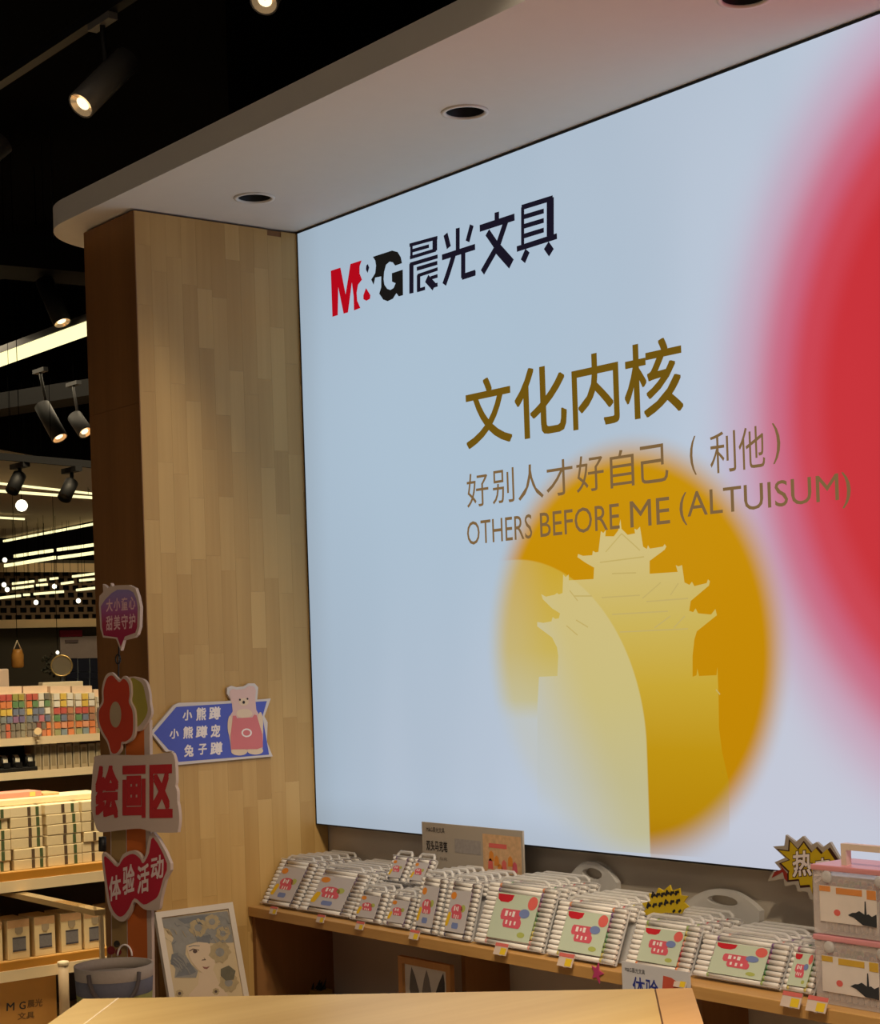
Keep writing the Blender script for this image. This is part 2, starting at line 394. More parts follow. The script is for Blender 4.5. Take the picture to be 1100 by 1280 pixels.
# outline read off the panel, stored in the panel's own metres
TO = []
def z1(px, py): TO.append((610+px*.15455, 650+py*.15455))
def z2(px, py): TO.append((740+px*.15455, 650+py*.15455))
for q in [(672, 1067), (672, 884)]: TO.append(q)
for q in [(674, 846), (697, 845)]: TO.append(q)
for q in [(570, 1100), (560, 1030), (520, 950), (400, 860), (400, 825), (450, 832), (515, 820), (525, 785), (545, 800), (575, 795), (585, 755), (520, 715), (445, 640), (432, 600), (470, 620), (540, 605), (560, 590), (575, 602), (605, 590), (610, 440), (630, 462), (655, 440), (655, 488), (855, 478), (860, 385), (790, 345), (725, 300), (730, 275), (770, 290), (845, 285), (850, 250), (872, 262), (895, 258), (915, 90), (935, 105), (955, 80), (950, 132), (1020, 132), (1055, 85)]: z1(*q)
for q in [(232, -5), (240, 70), (290, 120), (350, 108), (345, 70), (365, 80), (390, 55), (415, 215), (445, 235), (455, 205), (470, 232), (575, 215), (590, 195), (603, 215), (590, 240), (480, 322), (468, 330), (468, 435), (695, 420), (680, 365), (700, 375), (730, 365), (750, 505), (790, 525), (810, 500), (830, 535), (930, 510), (940, 480), (955, 495), (948, 530), (800, 655), (788, 735), (820, 745), (840, 715), (860, 755), (965, 765), (1000, 720), (1012, 770), (850, 900), (830, 965), (815, 1100)]: z2(*q)
for q in [(866, 846), (871, 844), (872, 836), (874, 845), (896, 844), (897, 834), (898.5, 870), (899, 910), (903, 940), (911, 975), (912, 1020), (912, 1074)]: TO.append(q)
bm = BM(); flat(bm, [Vector((p.x, -.0009, max(.9727, p.z))) for p in (on(a_, b_, 'y', 0) for a_, b_ in TO)]); obj('tower_print', bm, tm, LB)
# fine roof lines inside the tower
bm = BM(); n = (0, -1, 0)
for a_, b_ in [((757, 690), (777, 667)), ((777, 667), (800, 688)), ((750, 703), (805, 696)), ((765, 717), (795, 716)), ((752, 747), (800, 744)), ((803, 748), (826, 728)), ((838, 744), (848, 729)), ((808, 752), (860, 748)), ((718, 745), (740, 745)), ((712, 738), (722, 751)), ((720, 775), (735, 784)), ((765, 768), (835, 764)), ((818, 785), (838, 770)), ((842, 785), (856, 770)), ((775, 790), (860, 786)), ((708, 782), (722, 794)), ((895, 862), (900, 868))]:
    stroke(bm, on(*a_, 'y', -.0012), on(*b_, 'y', -.0012), .0035, n)
obj('roof_lines', bm, emit('tower_lines', (196, 174, 104)), LB)['kind'] = 'stuff'
# lettering
gold = emit('gold_lettering', (112, 84, 18)); gold2 = emit('brown_lettering', (126, 98, 62)); logo_ink = emit('logo_black', (26, 22, 36)); logo_dark = emit('logo_dark', (26, 24, 22)); logo_red = emit('logo_red', (178, 10, 26)); logo_white = emit('logo_white', (176, 194, 210))
T_ = -.0016
def line_text(name, body, x0, x1, z0, z1, m, bold=0):
    return obj(name, text(BM(), body, bp(x0, z0, T_), (x1-x0, 0, 0), (0, 0, z1-z0), bold), m, LB)
cx = [(.873, 1.083), (1.098, 1.318), (1.342, 1.527), (1.548, 1.762)]
for (a_, b_), ch in zip(cx, '文化内核'): line_text('heading_character', ch, a_, b_, 1.166, 1.366, gold, .012)
zz = (.992, 1.092)
for (a_, b_), ch in zip([(.866, .967), (.985, 1.083), (1.10, 1.21), (1.222, 1.333), (1.347, 1.457), (1.482, 1.574), (1.598, 1.70)], '好别人才好自己'): line_text('subtitle_character', ch, a_, b_, zz[0], zz[1], gold2, .0)
for (a_, b_), ch in zip([(1.778, 1.80), (1.848, 1.935), (1.945, 2.03), (2.055, 2.08)], '(利他)'): line_text('subtitle_character', ch, a_, b_, .994+(.004 if ch in '()' else 0), 1.098, gold2, .0)
for w_, a_, b_ in (('OTHERS', .861, 1.155), ('BEFORE', 1.19, 1.512), ('ME', 1.553, 1.70)): line_text('english_word', w_, a_, b_, .881, .951, gold2)
line_text('english_word', '(ALTUISUM)', 1.735, 2.288, .872, .957, gold2)
# logo: red M, dark G, ampersand left open between them
def lg(px, py): return on(405+px*.1, 300+py*.1, 'y', T_)
def lc(px, py): return on(500+px*.1909, 235+py*.1909, 'y', T_)
M_ = [(85, 385), (205, 345), (270, 680), (330, 300), (470, 255), (445, 330), (445, 420), (475, 495), (425, 560), (408, 660), (415, 760), (455, 850), (375, 880), (370, 700), (348, 530), (300, 905), (245, 920), (178, 590), (172, 940), (105, 960)]
obj('letter_m', flat(BM(), [lg(*q) for q in M_]), logo_red, LB)
obj('letter_drop', flat(BM(), [lg(*q) for q in [(525, 600), (580, 690), (575, 735), (530, 760), (492, 740), (492, 690)]]), logo_red, LB)
obj('letter_eye', flat(BM(), [lg(*q) for q in [(548, 300), (565, 345), (545, 412), (524, 370), (528, 320)]]), logo_ink, LB)
G_ = [(610, 210), (850, 132), (920, 150), (960, 215), (975, 290), (890, 320), (860, 280), (820, 270), (775, 310), (752, 400), (745, 490), (755, 560), (790, 610), (830, 625), (870, 600), (895, 540), (850, 520), (848, 415), (985, 370), (988, 690), (935, 705), (905, 665), (860, 735), (795, 765), (740, 745), (690, 670), (715, 590), (715, 455), (640, 470), (620, 560), (590, 495), (640, 415), (650, 320), (640, 255)]
obj('letter_g', flat(BM(), [lg(*q) for q in G_]), logo_dark, LB)
def strokes(name, segs, w, m):
    bm = BM()
    for i, s_ in enumerate(segs):
        w_ = w*(s_[4] if len(s_) > 4 else 1); a_, b_ = lc(*s_[:2]), lc(*s_[2:4]); a_.y = b_.y = T_-i*.00003; stroke(bm, a_, b_, w_, n)
    return obj(name, bm, m, LB)
strokes('logo_chen', [(62, 375, 245, 325, .8), (75, 370, 75, 465, .9), (228, 322, 228, 412, 1.7), (65, 457, 236, 405, .8), (75, 413, 190, 380, .8), (65, 502, 247, 448, .9), (75, 495, 75, 690, 1.6), (110, 530, 245, 490, .9), (115, 575, 247, 530, .8), (122, 570, 122, 675, 1.3), (112, 672, 165, 656, .8), (200, 590, 247, 575, .8), (175, 592, 225, 648, 1.9), (205, 646, 247, 632, .9)], .0135, logo_ink)
strokes('logo_guang', [(378, 262, 378, 420, 1.4), (298, 302, 320, 390, 1.5), (470, 243, 442, 350, 1.4), (275, 455, 492, 385, 1.3), (352, 440, 315, 560, 1.5), (318, 550, 290, 632, 1.5), (414, 420, 414, 588, 1.5), (406, 583, 494, 554, 1.3), (488, 545, 488, 572, .8)], .0135, logo_ink)
strokes('logo_wen', [(634, 158, 634, 225, 1.5), (522, 265, 750, 190, 1.5), (695, 215, 640, 380, 1.6), (645, 370, 540, 553, 1.6), (572, 290, 640, 390, 1.7), (630, 385, 730, 498, 2.3)], .0135, logo_ink)
strokes('logo_ju', [(796, 128, 1000, 65, 1.1), (803, 125, 803, 392, 1.0), (984, 65, 984, 330, 2.2), (808, 190, 942, 150, 1), (808, 252, 942, 212, 1), (808, 316, 942, 275, 1), (765, 400, 1028, 315, 1.2), (835, 410, 805, 480, 1.7), (958, 375, 992, 424, 2.0)], .0135, logo_ink)

# ================================================================== wall shelf unit under the light box
SY, SZ = -.277, .7245
unit = thing('wall_shelf_unit', 'long light wood shelf unit under the light box with open compartments below', 'shelf unit', (2, -.1, 0))
obj('top_board', bx(BM(), (.001, SY, SZ-.031), (4.4, .05, SZ)), shelf_wood, unit, bevel=.002)
for x0 in (.001, .922, 1.857, 2.79, 3.72):
    obj('upright_panel', bx(BM(), (x0, SY+.014 if x0 < .1 else SY+.15, 0), (x0+.018, .040, SZ-.0315)), inner_wood, unit)
    if x0 < 3.5: obj('lower_shelf', bx(BM(), (x0+.0185, SY+.155, .36), (x0+.9, .040, .378)), inner_wood, unit)
obj('back_panel', bx(BM(), (.001, .0405, 0), (4.4, .0500, SZ-.0315)), grey_wall, unit)

# ------------------------------------------------------------------ pen packs
pen_body = mat('pen_body', (236, 230, 224), .35, var=.02); cap_mat = objcol('pen_caps', .4)
clear = mat('frosted_plastic', (236, 234, 234), .22, var=.02, alpha=.42); handle_mat = mat('handle_plastic', (236, 232, 228), .3, var=.02, alpha=.6)
def pen_mesh(w):
    b = BM(); r = .0061
    lathe(b, (-w/2, 0, 0), (1, 0, 0), [(0, r*.75), (.004, r), (w*.17, r)], 8, 0); lathe(b, (-w/2+w*.17, 0, 0), (1, 0, 0), [(0, r*1.06), (.006, r*1.06)], 8, 1)
    lathe(b, (-w/2+w*.17+.006, 0, 0), (1, 0, 0), [(0, r), (w*.66-.012, r)], 8, 0); lathe(b, (w/2-w*.17-.006, 0, 0), (1, 0, 0), [(0, r*1.06), (.006, r*1.06)], 8, 1)
    lathe(b, (w/2-w*.17, 0, 0), (1, 0, 0), [(0, r), (w*.17-.004, r), (w*.17, r*.75)], 8, 0)
    return mesh_of('pen', b, [pen_body, cap_mat])
PEN = {}
CAPS_A = [(96, 66, 74), (70, 62, 92), (120, 100, 96), (60, 66, 90), (150, 120, 100), (110, 80, 120)]
CAPS_B = [(196, 44, 60), (232, 160, 150), (214, 196, 90), (150, 176, 90), (70, 140, 80), (176, 90, 130), (120, 70, 140), (230, 130, 60)]
lab_a = mat('label_lilac', (196, 190, 192), .55, var=.04); lab_b = mat('label_mint', (200, 212, 190), .55, var=.04)
p_orange = mat('print_orange', (226, 140, 50), .6); p_pink = mat('print_pink', (216, 92, 108), .6); p_yellow = mat('print_yellow', (232, 186, 30), .6); p_red = mat('print_red', (200, 32, 46), .6)
p_blue = mat('print_blue', (120, 136, 188), .6); p_green = mat('print_green', (176, 184, 96), .6); p_white = mat('print_white', (244, 232, 230), .6); p_salmon = mat('print_salmon', (226, 104, 96), .6)
def disc(c, y, rx, rz, k=16): return [Vector((c[0]+rx*math.cos(2*math.pi*i/k), y, c[1]+rz*math.sin(2*math.pi*i/k))) for i in range(k)]
LABS = {}
def label_meshes(w, h, kind):
    """card plus its printed shapes, all in the pack's own coordinates"""
    k = (round(w, 3), round(h, 3), kind)
    if k in LABS: return LABS[k]
    y = -.0182; W, H = w*.62, h*.74; x0, z0 = -W/2, h*.10; prints = []
    b = BM(); bx(b, (x0, y, z0), (x0+W, y+.0012, z0+H)); card = mesh_of('label_card', b, [lab_a if kind == 'a' else lab_b])
    def q(u, v): return (x0+u*W, z0+v*H)
    def pr(nm, pts, m, dy=.0004): prints.append((nm, mesh_of(nm, flat(BM(), [Vector((p[0], y-dy, p[2] if len(p) > 2 else p[1])) for p in pts]), [m])))
    def rrect(u0, v0, u1, v1, m, nm, sk=0., dy=.0004):
        pr(nm, [q(u0+.03, v0), q(u1-.03, v0), q(u1, v0+.06), q(u1+sk, v1-.06), q(u1+sk-.03, v1), q(u0+sk+.03, v1), q(u0+sk, v1-.06), q(u0, v0+.06)], m, dy)
    if kind == 'a':
        pr('badge', disc(q(.16, .86), y, W*.14, H*.09), p_orange); pr('logo_patch', disc(q(.45, .53), y, W*.29, H*.14), p_pink); rrect(.24, .32, .76, .46, p_pink, 'logo_patch', 0, .0006)
        rrect(-.02, .12, .14, .46, p_yellow, 'pencil_print', .06); pr('leaf_print', disc(q(.74, .58), y, W*.12, H*.09), p_green); rrect(.32, .08, .66, .22, p_blue, 'cloud_print', 0) if h > .1 else None
    else:
        pr('brand_badge', [q(.02, .97), q(.40, .97), q(.38, .86), q(.30, .80), q(.12, .80), q(.04, .86)], p_red); pr('badge', disc(q(.87, .84), y, W*.11, H*.15), p_salmon)
        rrect(.20, .42, .68, .66, p_pink, 'logo_patch'); rrect(.30, .26, .72, .46, p_pink, 'logo_patch', 0, .0006); pr('bubble_print', disc(q(.74, .60), y, W*.12, H*.10), p_blue, .0008)
        pr('leaf_print', disc(q(.78, .14), y, W*.09, H*.06), p_green)
    b = BM()
    for u0, v0, u1, v1 in ((.30, .50, .36, .62), (.40, .52, .44, .60), (.47, .50, .53, .62), (.36, .33, .40, .42), (.46, .31, .50, .41), (.56, .33, .60, .41)):
        (x_a, z_a), (x_b, z_b) = q(u0, v0), q(u1, v1); flat(b, [(x_a, y-.001, z_a), (x_b, y-.001, z_a), (x_b, y-.001, z_b), (x_a, y-.001, z_b)])
    prints.append(('logo_strokes', mesh_of('logo_strokes', b, [p_white])))
    LABS[k] = (card, prints); return LABS[k]
SHELLS = {}
def shell_meshes(w, h):
    k = (round(w, 3), round(h, 3))
    if k in SHELLS: return SHELLS[k]
    b = BM(); bx(b, (-w/2, -.0030, 0), (w/2, 0, h)); bx(b, (-w/2, -.0165, -.0018), (w/2, -.0030, 0)); bx(b, (-w/2, -.0165, h), (w/2, -.0030, h+.0025))
    tray = mesh_of('tray', b, [clear]); b = BM(); hw = w*.36; hh = .017
    tube(b, [(-hw, -.008, h+.002), (-hw*.96, -.008, h+hh*.6), (-hw*.8, -.008, h+hh), (hw*.8, -.008, h+hh), (hw*.96, -.008, h+hh*.6), (hw, -.008, h+.002)], .0050, 6)
    SHELLS[k] = (tray, mesh_of('handle', b, [handle_mat])); return SHELLS[k]
def pack(xc, y, z, w, npen, tilt, kind, label, group, rz=0., full=True):
    """one pack: a tray of pens lying across, a wrap label and a carrying handle"""
    h = npen*.0132; t = thing('pen_pack', label, 'pen pack', (xc, y, z), group, (-math.radians(tilt), 0, rz))
    kw = round(w, 2)
    if kw not in PEN: PEN[kw] = pen_mesh(kw-.004)
    tray, hd = shell_meshes(kw, h); shared('tray', tray, t); shared('handle', hd, t)
    caps = CAPS_A if kind == 'a' else CAPS_B; s0 = random.randrange(8)
    for i in range(npen if full else 3):
        k = i if full else npen-1-i
        shared('pen', PEN[kw], t, (0, -.0098, (k+.5)*.0132), (random.uniform(0, 6), 0, 0), color=caps[(k//2+s0) % len(caps)])
    card, prints = label_meshes(kw, h, kind); lab = shared('label_card', card, t)
    if full:
        for nm, me in prints: shared(nm, me, lab)
    return t
ORD = ['', 'second', 'third', 'fourth', 'fifth', 'sixth', 'seventh']
def stack(pxl, pxr, y, npen, tilt, kind, name, depth, pitch=.030, z=SZ+.004, rise=0.):
    xl, xr = max(.012, x_at(pxl, y, z)), x_at(pxr, y, z); w = xr-xl-.006; xc = (xl+xr)/2
    pack(xc, y, z, w, npen, tilt, kind, f'front white pen pack of the {name}', 'front pen packs on the wall shelf', random.uniform(-.01, .01))
    for i in range(1, depth):
        pack(xc+random.uniform(-.003, .003), y+pitch*i, z+rise*i, w, npen, tilt+random.uniform(-.6, .6), kind, f'{ORD[i]} pen pack from the front in the {name}', f'pen packs in the {name}', random.uniform(-.008, .008), full=False)
stack(319, 375, -.225, 12, 33, 'a', 'leftmost stack beside the timber pier', 6, .033)
stack(377, 441, -.225, 11, 33, 'a', 'second stack from the timber pier', 6, .034)
stack(442, 479, -.228, 7, 24, 'a', 'short stack third from the pier', 6)
stack(481, 515, -.228, 7, 24, 'a', 'short stack fourth from the pier', 6)
stack(517, 551, -.235, 12, 17, 'a', 'tall narrow stack below the header card', 6, .028)
stack(552, 592, -.240, 12, 17, 'a', 'tall narrow stack beside the mint labels', 6, .028)
stack(596, 681, -.238, 13, 23, 'b', 'tallest mint labelled stack', 5, .036)
stack(685, 772, -.238, 11, 23, 'b', 'second mint labelled stack', 5, .036)
stack(784, 866, -.205, 9, 25, 'b', 'mint stack under the small starburst', 5, .036)
stack(868, 978, -.200, 8, 28, 'b', 'wide low mint labelled stack', 5, .036)
stack(980, 1019, -.195, 8, 28, 'b', 'rightmost mint stack by the clear cases', 4, .036)
# two small packs lying raised behind the short stacks
for pa, pb, nm in ((484, 508, 'small pen pack resting on the short stacks, further from the header card'), (511, 536, 'small pen pack resting on the short stacks, next to the header card')):
    zz = SZ+.112; xl, xr = x_at(pa, -.115, zz), x_at(pb, -.115, zz)
    pack((xl+xr)/2, -.115, zz, xr-xl, 6, 30, 'a', nm, 'small raised pen packs')
# round-handled clear cases standing at the back
def back_case(px, py, w, lbl):
    p = on(px, py, 'y', .03); t = thing('clear_case', lbl, 'case', (p.x, .03, SZ+.001))
    h = p.z-SZ
    z0 = SZ+.001; b = BM(); bx(b, (p.x-w/2, .012, z0), (p.x+w/2, .048, z0+h*.52)); obj('shell', b, clear, t, bevel=.004)
    # flat handle plate with an oval grip hole
    K = 28; b = BM(); rings = []
    for y_ in (.022, .040):
        o_, i_ = [], []
        for k in range(K):
            a_ = 2*math.pi*k/K; ca, sa = math.cos(a_), math.sin(a_)
            ox = w*.48*math.copysign(abs(ca)**.7, ca); oz = .76+.24*math.copysign(abs(sa)**(.8 if sa > 0 else .35), sa); ox *= (1 if oz < .76 else 1-.45*(oz-.76)/.24)
            o_.append(b.verts.new((p.x+ox, y_, z0+h*oz))); i_.append(b.verts.new((p.x+w*.20*ca, y_, z0+h*(.84+.075*sa))))
        rings.append((o_, i_))
    for k in range(K):
        j = (k+1) % K; (of, if_), (ob, ib) = rings
        for q in ((of[k], of[j], if_[j], if_[k]), (ob[k], ib[k], ib[j], ob[j]), (of[k], ob[k], ob[j], of[j]), (if_[k], if_[j], ib[j], ib[k])): b.faces.new(q)
    obj('handle', b, handle_mat, t)
back_case(742, 1077, .20, 'clear carry case with a looped handle behind the tallest mint labelled stack')
back_case(905, 1112, .26, 'clear carry case with a looped handle right of the small yellow starburst')

# price tags clipped to the shelf edge
tag_card = mat('tag_card', (206, 186, 172), .5); tag_y = mat('tag_yellow', (222, 186, 40), .5); tag_r = mat('tag_red', (206, 104, 96), .5)
for i, (px, py, w) in enumerate([(344, 1134, .040), (403, 1146, .040), (452, 1155, .040), (520, 1165, .044), (628, 1183, .052), (709, 1196, .056), (853, 1216, .040), (991, 1245, .056), (1023, 1250, .056)]):
    x = x_at(px, SY-.004, SZ); nm = ['leftmost price tag on the shelf edge, below the pier-side stack', 'price tag below the second stack from the pier', 'price tag below the short third stack', 'price tag below the tall narrow stack near the header card', 'red and yellow price tag below the tallest mint labelled stack', 'red and yellow price tag between the framed leaf print and the pink star', 'price tag beside the blue lettered card', 'left one of the two adjoining price tags near the clear cases', 'right one of the two adjoining price tags near the clear cases'][i]
    t = thing('price_tag', nm, 'price tag', (x, SY-.004, SZ-.012), 'price tags on the shelf edge')
    n_ = Vector((0, -.9, .42)).normalized(); u_ = Vector((0, .42, .9)).normalized(); P = Vector((x-w/2, SY-.016, SZ-.006)); ex = Vector((w, 0, 0)); hh = w*.62
    obj('holder', obox(BM(), P, ex, u_*hh, -n_*.0015), tag_card, t)
    obj('red_header', flat(BM(), [P+u_*hh*.72+n_*.0006, P+ex+u_*hh*.72+n_*.0006, P+ex+u_*hh+n_*.0006, P+u_*hh+n_*.0006]), tag_r, t)
    obj('yellow_field', flat(BM(), [P+ex*.5+u_*hh*.06+n_*.0006, P+ex*.92+u_*hh*.06+n_*.0006, P+ex*.92+u_*hh*.62+n_*.0006, P+ex*.5+u_*hh*.62+n_*.0006]), tag_y, t)
    obj('clip', bx(BM(), (x-.004, SY-.0150, SZ-.0085), (x+.004, SY-.0003, SZ-.0055)), tag_card, t)

# header card propped behind the packs
Yc = -.02
hc = thing('header_card', 'grey beige header card with dark lettering and an orange picture, behind the pen packs', 'card', tuple(on(590, 1100, 'y', Yc)*1))
hc.location.z = SZ
bgc = mat('header_grey', (178, 166, 152), .6, var=.03); cor = [on(*q, 'y', Yc) for q in ((527, 1026.5), (653, 1039.5), (653, 1087), (527, 1070))]
xa, xb, zt = cor[0].x, cor[1].x, (cor[0].z+cor[1].z)/2
obj('board', bx(BM(), (xa, Yc, SZ), (xb, Yc+.006, zt)), bgc, hc)
w_ = xb-xa; zb_ = zt-.13
def hq(u, v, d=.0006): return Vector((xa+w_*u, Yc-d, zb_+.13*v))
obj('picture', flat(BM(), [hq(.62, .0), hq(.985, .0), hq(.985, .86), hq(.62, .86)]), mat('picture_orange', (214, 172, 128), .6, var=.35, scale=60), hc)
obj('picture_title', flat(BM(), [hq(.68, .56, .001), hq(.85, .56, .001), hq(.85, .66, .001), hq(.68, .66, .001)]), p_salmon, hc)
for i, (u, v, c_) in enumerate([(.69, .2, p_salmon), (.75, .28, p_orange), (.82, .2, p_salmon), (.88, .3, p_orange), (.92, .18, p_pink), (.78, .1, p_orange), (.70, .38, p_orange)]):
    obj('picture_figure', flat(BM(), [hq(u-.025, v-.12, .0009), hq(u+.025, v-.12, .0009), hq(u+.02, v+.06, .0009), hq(u, v+.12, .0009), hq(u-.02, v+.06, .0009)]), c_, hc)
obj('title_lettering', text(BM(), '双头马克笔', hq(.045, .34, .001), (w_*.22, 0, 0), (0, 0, .032), .012), ink, hc)
obj('brand_lettering', text(BM(), 'M&G晨光文具', hq(.05, .78, .001), (w_*.19, 0, 0), (0, 0, .016), .006), ink, hc)
obj('small_lettering', text(BM(), '双头 马克', hq(.08, .14, .001), (w_*.18, 0, 0), (0, 0, .010)), mat('faint_ink', (120, 110, 104), .6), hc)
obj('pale_strip', flat(BM(), [hq(.34, .36), hq(.60, .36), hq(.60, .68), hq(.34, .68)]), mat('pale_grey_print', (160, 152, 148), .6, var=.25, scale=90), hc)

# ------------------------------------------------------------------ starburst signs
burst_y = mat('burst_yellow', (206, 176, 22), .55); burst_edge = mat('burst_rim', (176, 164, 150), .6); burst_line = mat('burst_outline', (60, 18, 14), .6)
def shrink(pts, k):
    c = sum((Vector(p) for p in pts), Vector())/len(pts); return [c+(Vector(p)-c)*k for p in pts]
Yb = -.013
def hb(px, py, d=0.): return on(940+px*.1876, 1030+py*.1876, 'y', Yb-d)
S_out = [(140, 150), (215, 145), (225, 72), (290, 120), (340, 80), (395, 140), (430, 120), (470, 155), (520, 120), (590, 240), (560, 262), (420, 275), (410, 380), (425, 510), (385, 500), (370, 450), (305, 450), (290, 400), (220, 415), (210, 365), (105, 380), (140, 315), (215, 330), (150, 255), (220, 225)]
S_in = [(160, 165), (240, 175), (245, 100), (305, 165), (345, 110), (400, 185), (435, 150), (475, 195), (520, 155), (578, 240), (420, 262), (410, 380), (410, 490), (390, 420), (320, 425), (310, 378), (235, 385), (235, 330), (240, 320), (180, 262), (245, 238)]
hs = thing('starburst_sign', 'large yellow starburst sign with a white hot-sale character by the clear cases', 'sign', (hb(300, 300).x, Yb, hb(300, 510).z))
obj('rim_board', prism(BM(), [hb(*q) for q in S_out], (0, -1, 0), .008), burst_edge, hs)
obj('outline_print', flat(BM(), [hb(*q, .0006) for q in S_in]), burst_line, hs)
obj('yellow_print', flat(BM(), shrink([hb(*q, .0012) for q in S_in], .90)), burst_y, hs)
obj('red_shadow_print', flat(BM(), [hb(*q, .0009) for q in [(180, 262), (235, 330), (235, 385), (215, 360), (205, 320), (130, 360), (150, 320), (200, 300)]]), mat('burst_red', (150, 40, 24), .6), hs)
for ch, u0, u1, v0, v1 in (('热', 268, 405, 360, 180), ('卖', 412, 530, 400, 228)):
    P = hb(u0, v0, .0018); P2 = hb(u1, v0-12, .0018); P3 = hb(u0, v1, .0018)
    obj('character_outline', text(BM(), ch, P, P2-P, P3-P, .05), burst_line, hs); off = Vector((0, -.0007, 0)); k = .06
    obj('character', text(BM(), ch, P+off+(P2-P)*k/2+(P3-P)*k/2, (P2-P)*(1-k), (P3-P)*(1-k), .02), p_white, hs)
obj('mount_pad', bx(BM(), (hb(300, 200).x-.02, Yb+.0082, hb(300, 200).z-.02), (hb(300, 200).x+.02, -.0012, hb(300, 200).z+.02)), white_plastic, hs)
Yb2 = -.13
def sb(px, py, d=0.): return on(760+px*.1818, 1080+py*.1818, 'y', Yb2-d)
S2 = [(225, 350), (262, 310), (232, 270), (290, 255), (280, 200), (325, 212), (345, 165), (380, 185), (425, 145), (438, 185), (492, 165), (498, 215), (548, 222), (520, 262), (555, 295), (520, 312), (505, 342), (400, 335), (300, 350)]
ss = thing('starburst_sign', 'small yellow starburst sign with black scribbled lettering above the pen packs', 'sign', (sb(390, 260).x, Yb2, SZ))
obj('board', prism(BM(), [sb(*q) for q in S2], (0, -1, 0), .004), burst_y, ss)
bm = BM()
for i in range(6):
    for (x_, z_, s_) in ((300+i*32, 232-i*4, 1), (268+i*40, 305-i*7, 1)): stroke(bm, sb(x_, z_, .0008), sb(x_+12, z_-40+14*(i % 3), .0008), .0075, (0, -1, 0)); stroke(bm, sb(x_+2, z_-16, .0010), sb(x_+28, z_-22, .0010), .0065, (0, -1, 0))
for x_ in (445, 485): stroke(bm, sb(x_, 332, .0008), sb(x_+16, 315, .0008), .006, (0, -1, 0))
obj('scribbled_lettering', bm, ink, ss)
obj('stick', tube(BM(), [(sb(390, 300).x, Yb2+.0060, SZ), (sb(390, 300).x, Yb2+.0060, sb(390, 220).z)], .0018, 6), white_plastic, ss)

# ------------------------------------------------------------------ clear marker cases stacked at the right
pink_lid = mat('pink_lid', (222, 150, 156), .3, var=.04); cream_handle = mat('cream_handle', (232, 214, 196), .4); case_clear = mat('case_plastic', (240, 228, 224), .15, var=.02, alpha=.3); case_label = mat('case_label', (232, 220, 212), .5)
castle = mat('castle_print', (44, 48, 54), .6); o1 = mat('case_orange', (226, 146, 76), .6); o2 = mat('case_yellow', (214, 170, 60), .6)
pf = on(1021, 1253, 'z', SZ); cx0, cy0 = pf.x, max(-.255, pf.y); CW_, CDp, CH = .30, .13, .140
marker_me = mesh_of('marker', lathe(lathe(BM(), (0, 0, 0), (0, 0, 1), [(0, .0055), (.004, .0062), (.075, .0062)], 8, 0), (0, 0, .075), (0, 0, 1), [(0, .0066), (.028, .0066), (.032, .004)], 8, 1), [pen_body, cap_mat])
for k, (lb, oc) in enumerate((('lower clear marker case with a yellow title bar, at the right', o2), ('upper clear marker case with a cream carrying handle and orange title bar', o1))):
    z0 = SZ+.001+k*(CH+.016); t = thing('marker_case', lb, 'marker case', (cx0+CW_/2, cy0+CDp/2, z0), 'stacked marker cases')
    b = BM()
    for a, c in (((cx0, cy0, z0), (cx0+CW_, cy0+.002, z0+CH)), ((cx0, cy0+CDp-.002, z0), (cx0+CW_, cy0+CDp, z0+CH)), ((cx0, cy0+.002, z0), (cx0+.002, cy0+CDp-.002, z0+CH)), ((cx0+CW_-.002, cy0+.002, z0), (cx0+CW_, cy0+CDp-.002, z0+CH)), ((cx0+.002, cy0+.002, z0), (cx0+CW_-.002, cy0+CDp-.002, z0+.002))): bx(b, a, c)
    obj('shell', b, case_clear, t)
    obj('lid', bx(BM(), (cx0-.003, cy0-.003, z0+CH+.0004), (cx0+CW_+.003, cy0+CDp+.003, z0+CH+.013)), pink_lid, t, bevel=.003)
    for u in (.14, .62):
        obj('latch', lathe(BM(), (cx0+CW_*u, cy0-.0005, z0+CH-.012), (0, -1, 0), [(0, .014), (.003, .013), (.004, .006)], 16), clear, t)
    yl = cy0-.0016
    obj('label_card', bx(BM(), (cx0+.02, yl, z0+.028), (cx0+.175, yl+.001, z0+CH-.032)), case_label, t)
    def cq(u, v, d=.0006): return Vector((cx0+.02+.155*u, yl-d, z0+.028+(CH-.06)*v))
    for nm, r_, m_ in (('title_bar', (.30, .80, .76, .97), oc), ('corner_badge', (.0, .84, .20, .99), oc), ('corner_badge', (.84, .74, 1., .99), oc)): obj(nm, flat(BM(), [cq(r_[0], r_[1]), cq(r_[2], r_[1]), cq(r_[2], r_[3]), cq(r_[0], r_[3])]), m_, t)
    obj('castle_silhouette', flat(BM(), [cq(u, v, .0007) for u, v in [(.5, .25), (.60, .20), (.76, .02), (1., .0), (1., .36), (.92, .28), (.86, .34), (.83, .32), (.82, .68), (.80, .68), (.79, .32), (.70, .40), (.64, .34), (.58, .33)]]), castle, t)
    obj('seal_print', flat(BM(), [cq(.31+.06*math.cos(a*.524), .28+.09*math.sin(a*.524)) for a in range(12)]), p_salmon, t)
    for row in range(2):
        for i in range(17):
            shared('marker', marker_me, t, (-CW_/2+.018+i*.0165, -CDp/2+.030+row*.045, .004), color=CAPS_B[(i+row) % 8])
    if k == 1:
        zt = z0+CH+.013; xh0, xh1 = cx0+.065, cx0+.235; ym = cy0+.03
        b = BM(); bx(b, (xh0, ym-.009, zt), (xh0+.014, ym+.009, zt+.034)); bx(b, (xh1-.014, ym-.009, zt), (xh1, ym+.009, zt+.034)); bx(b, (xh0, ym-.009, zt+.034), (xh1, ym+.009, zt+.048)); obj('handle', b, cream_handle, t)

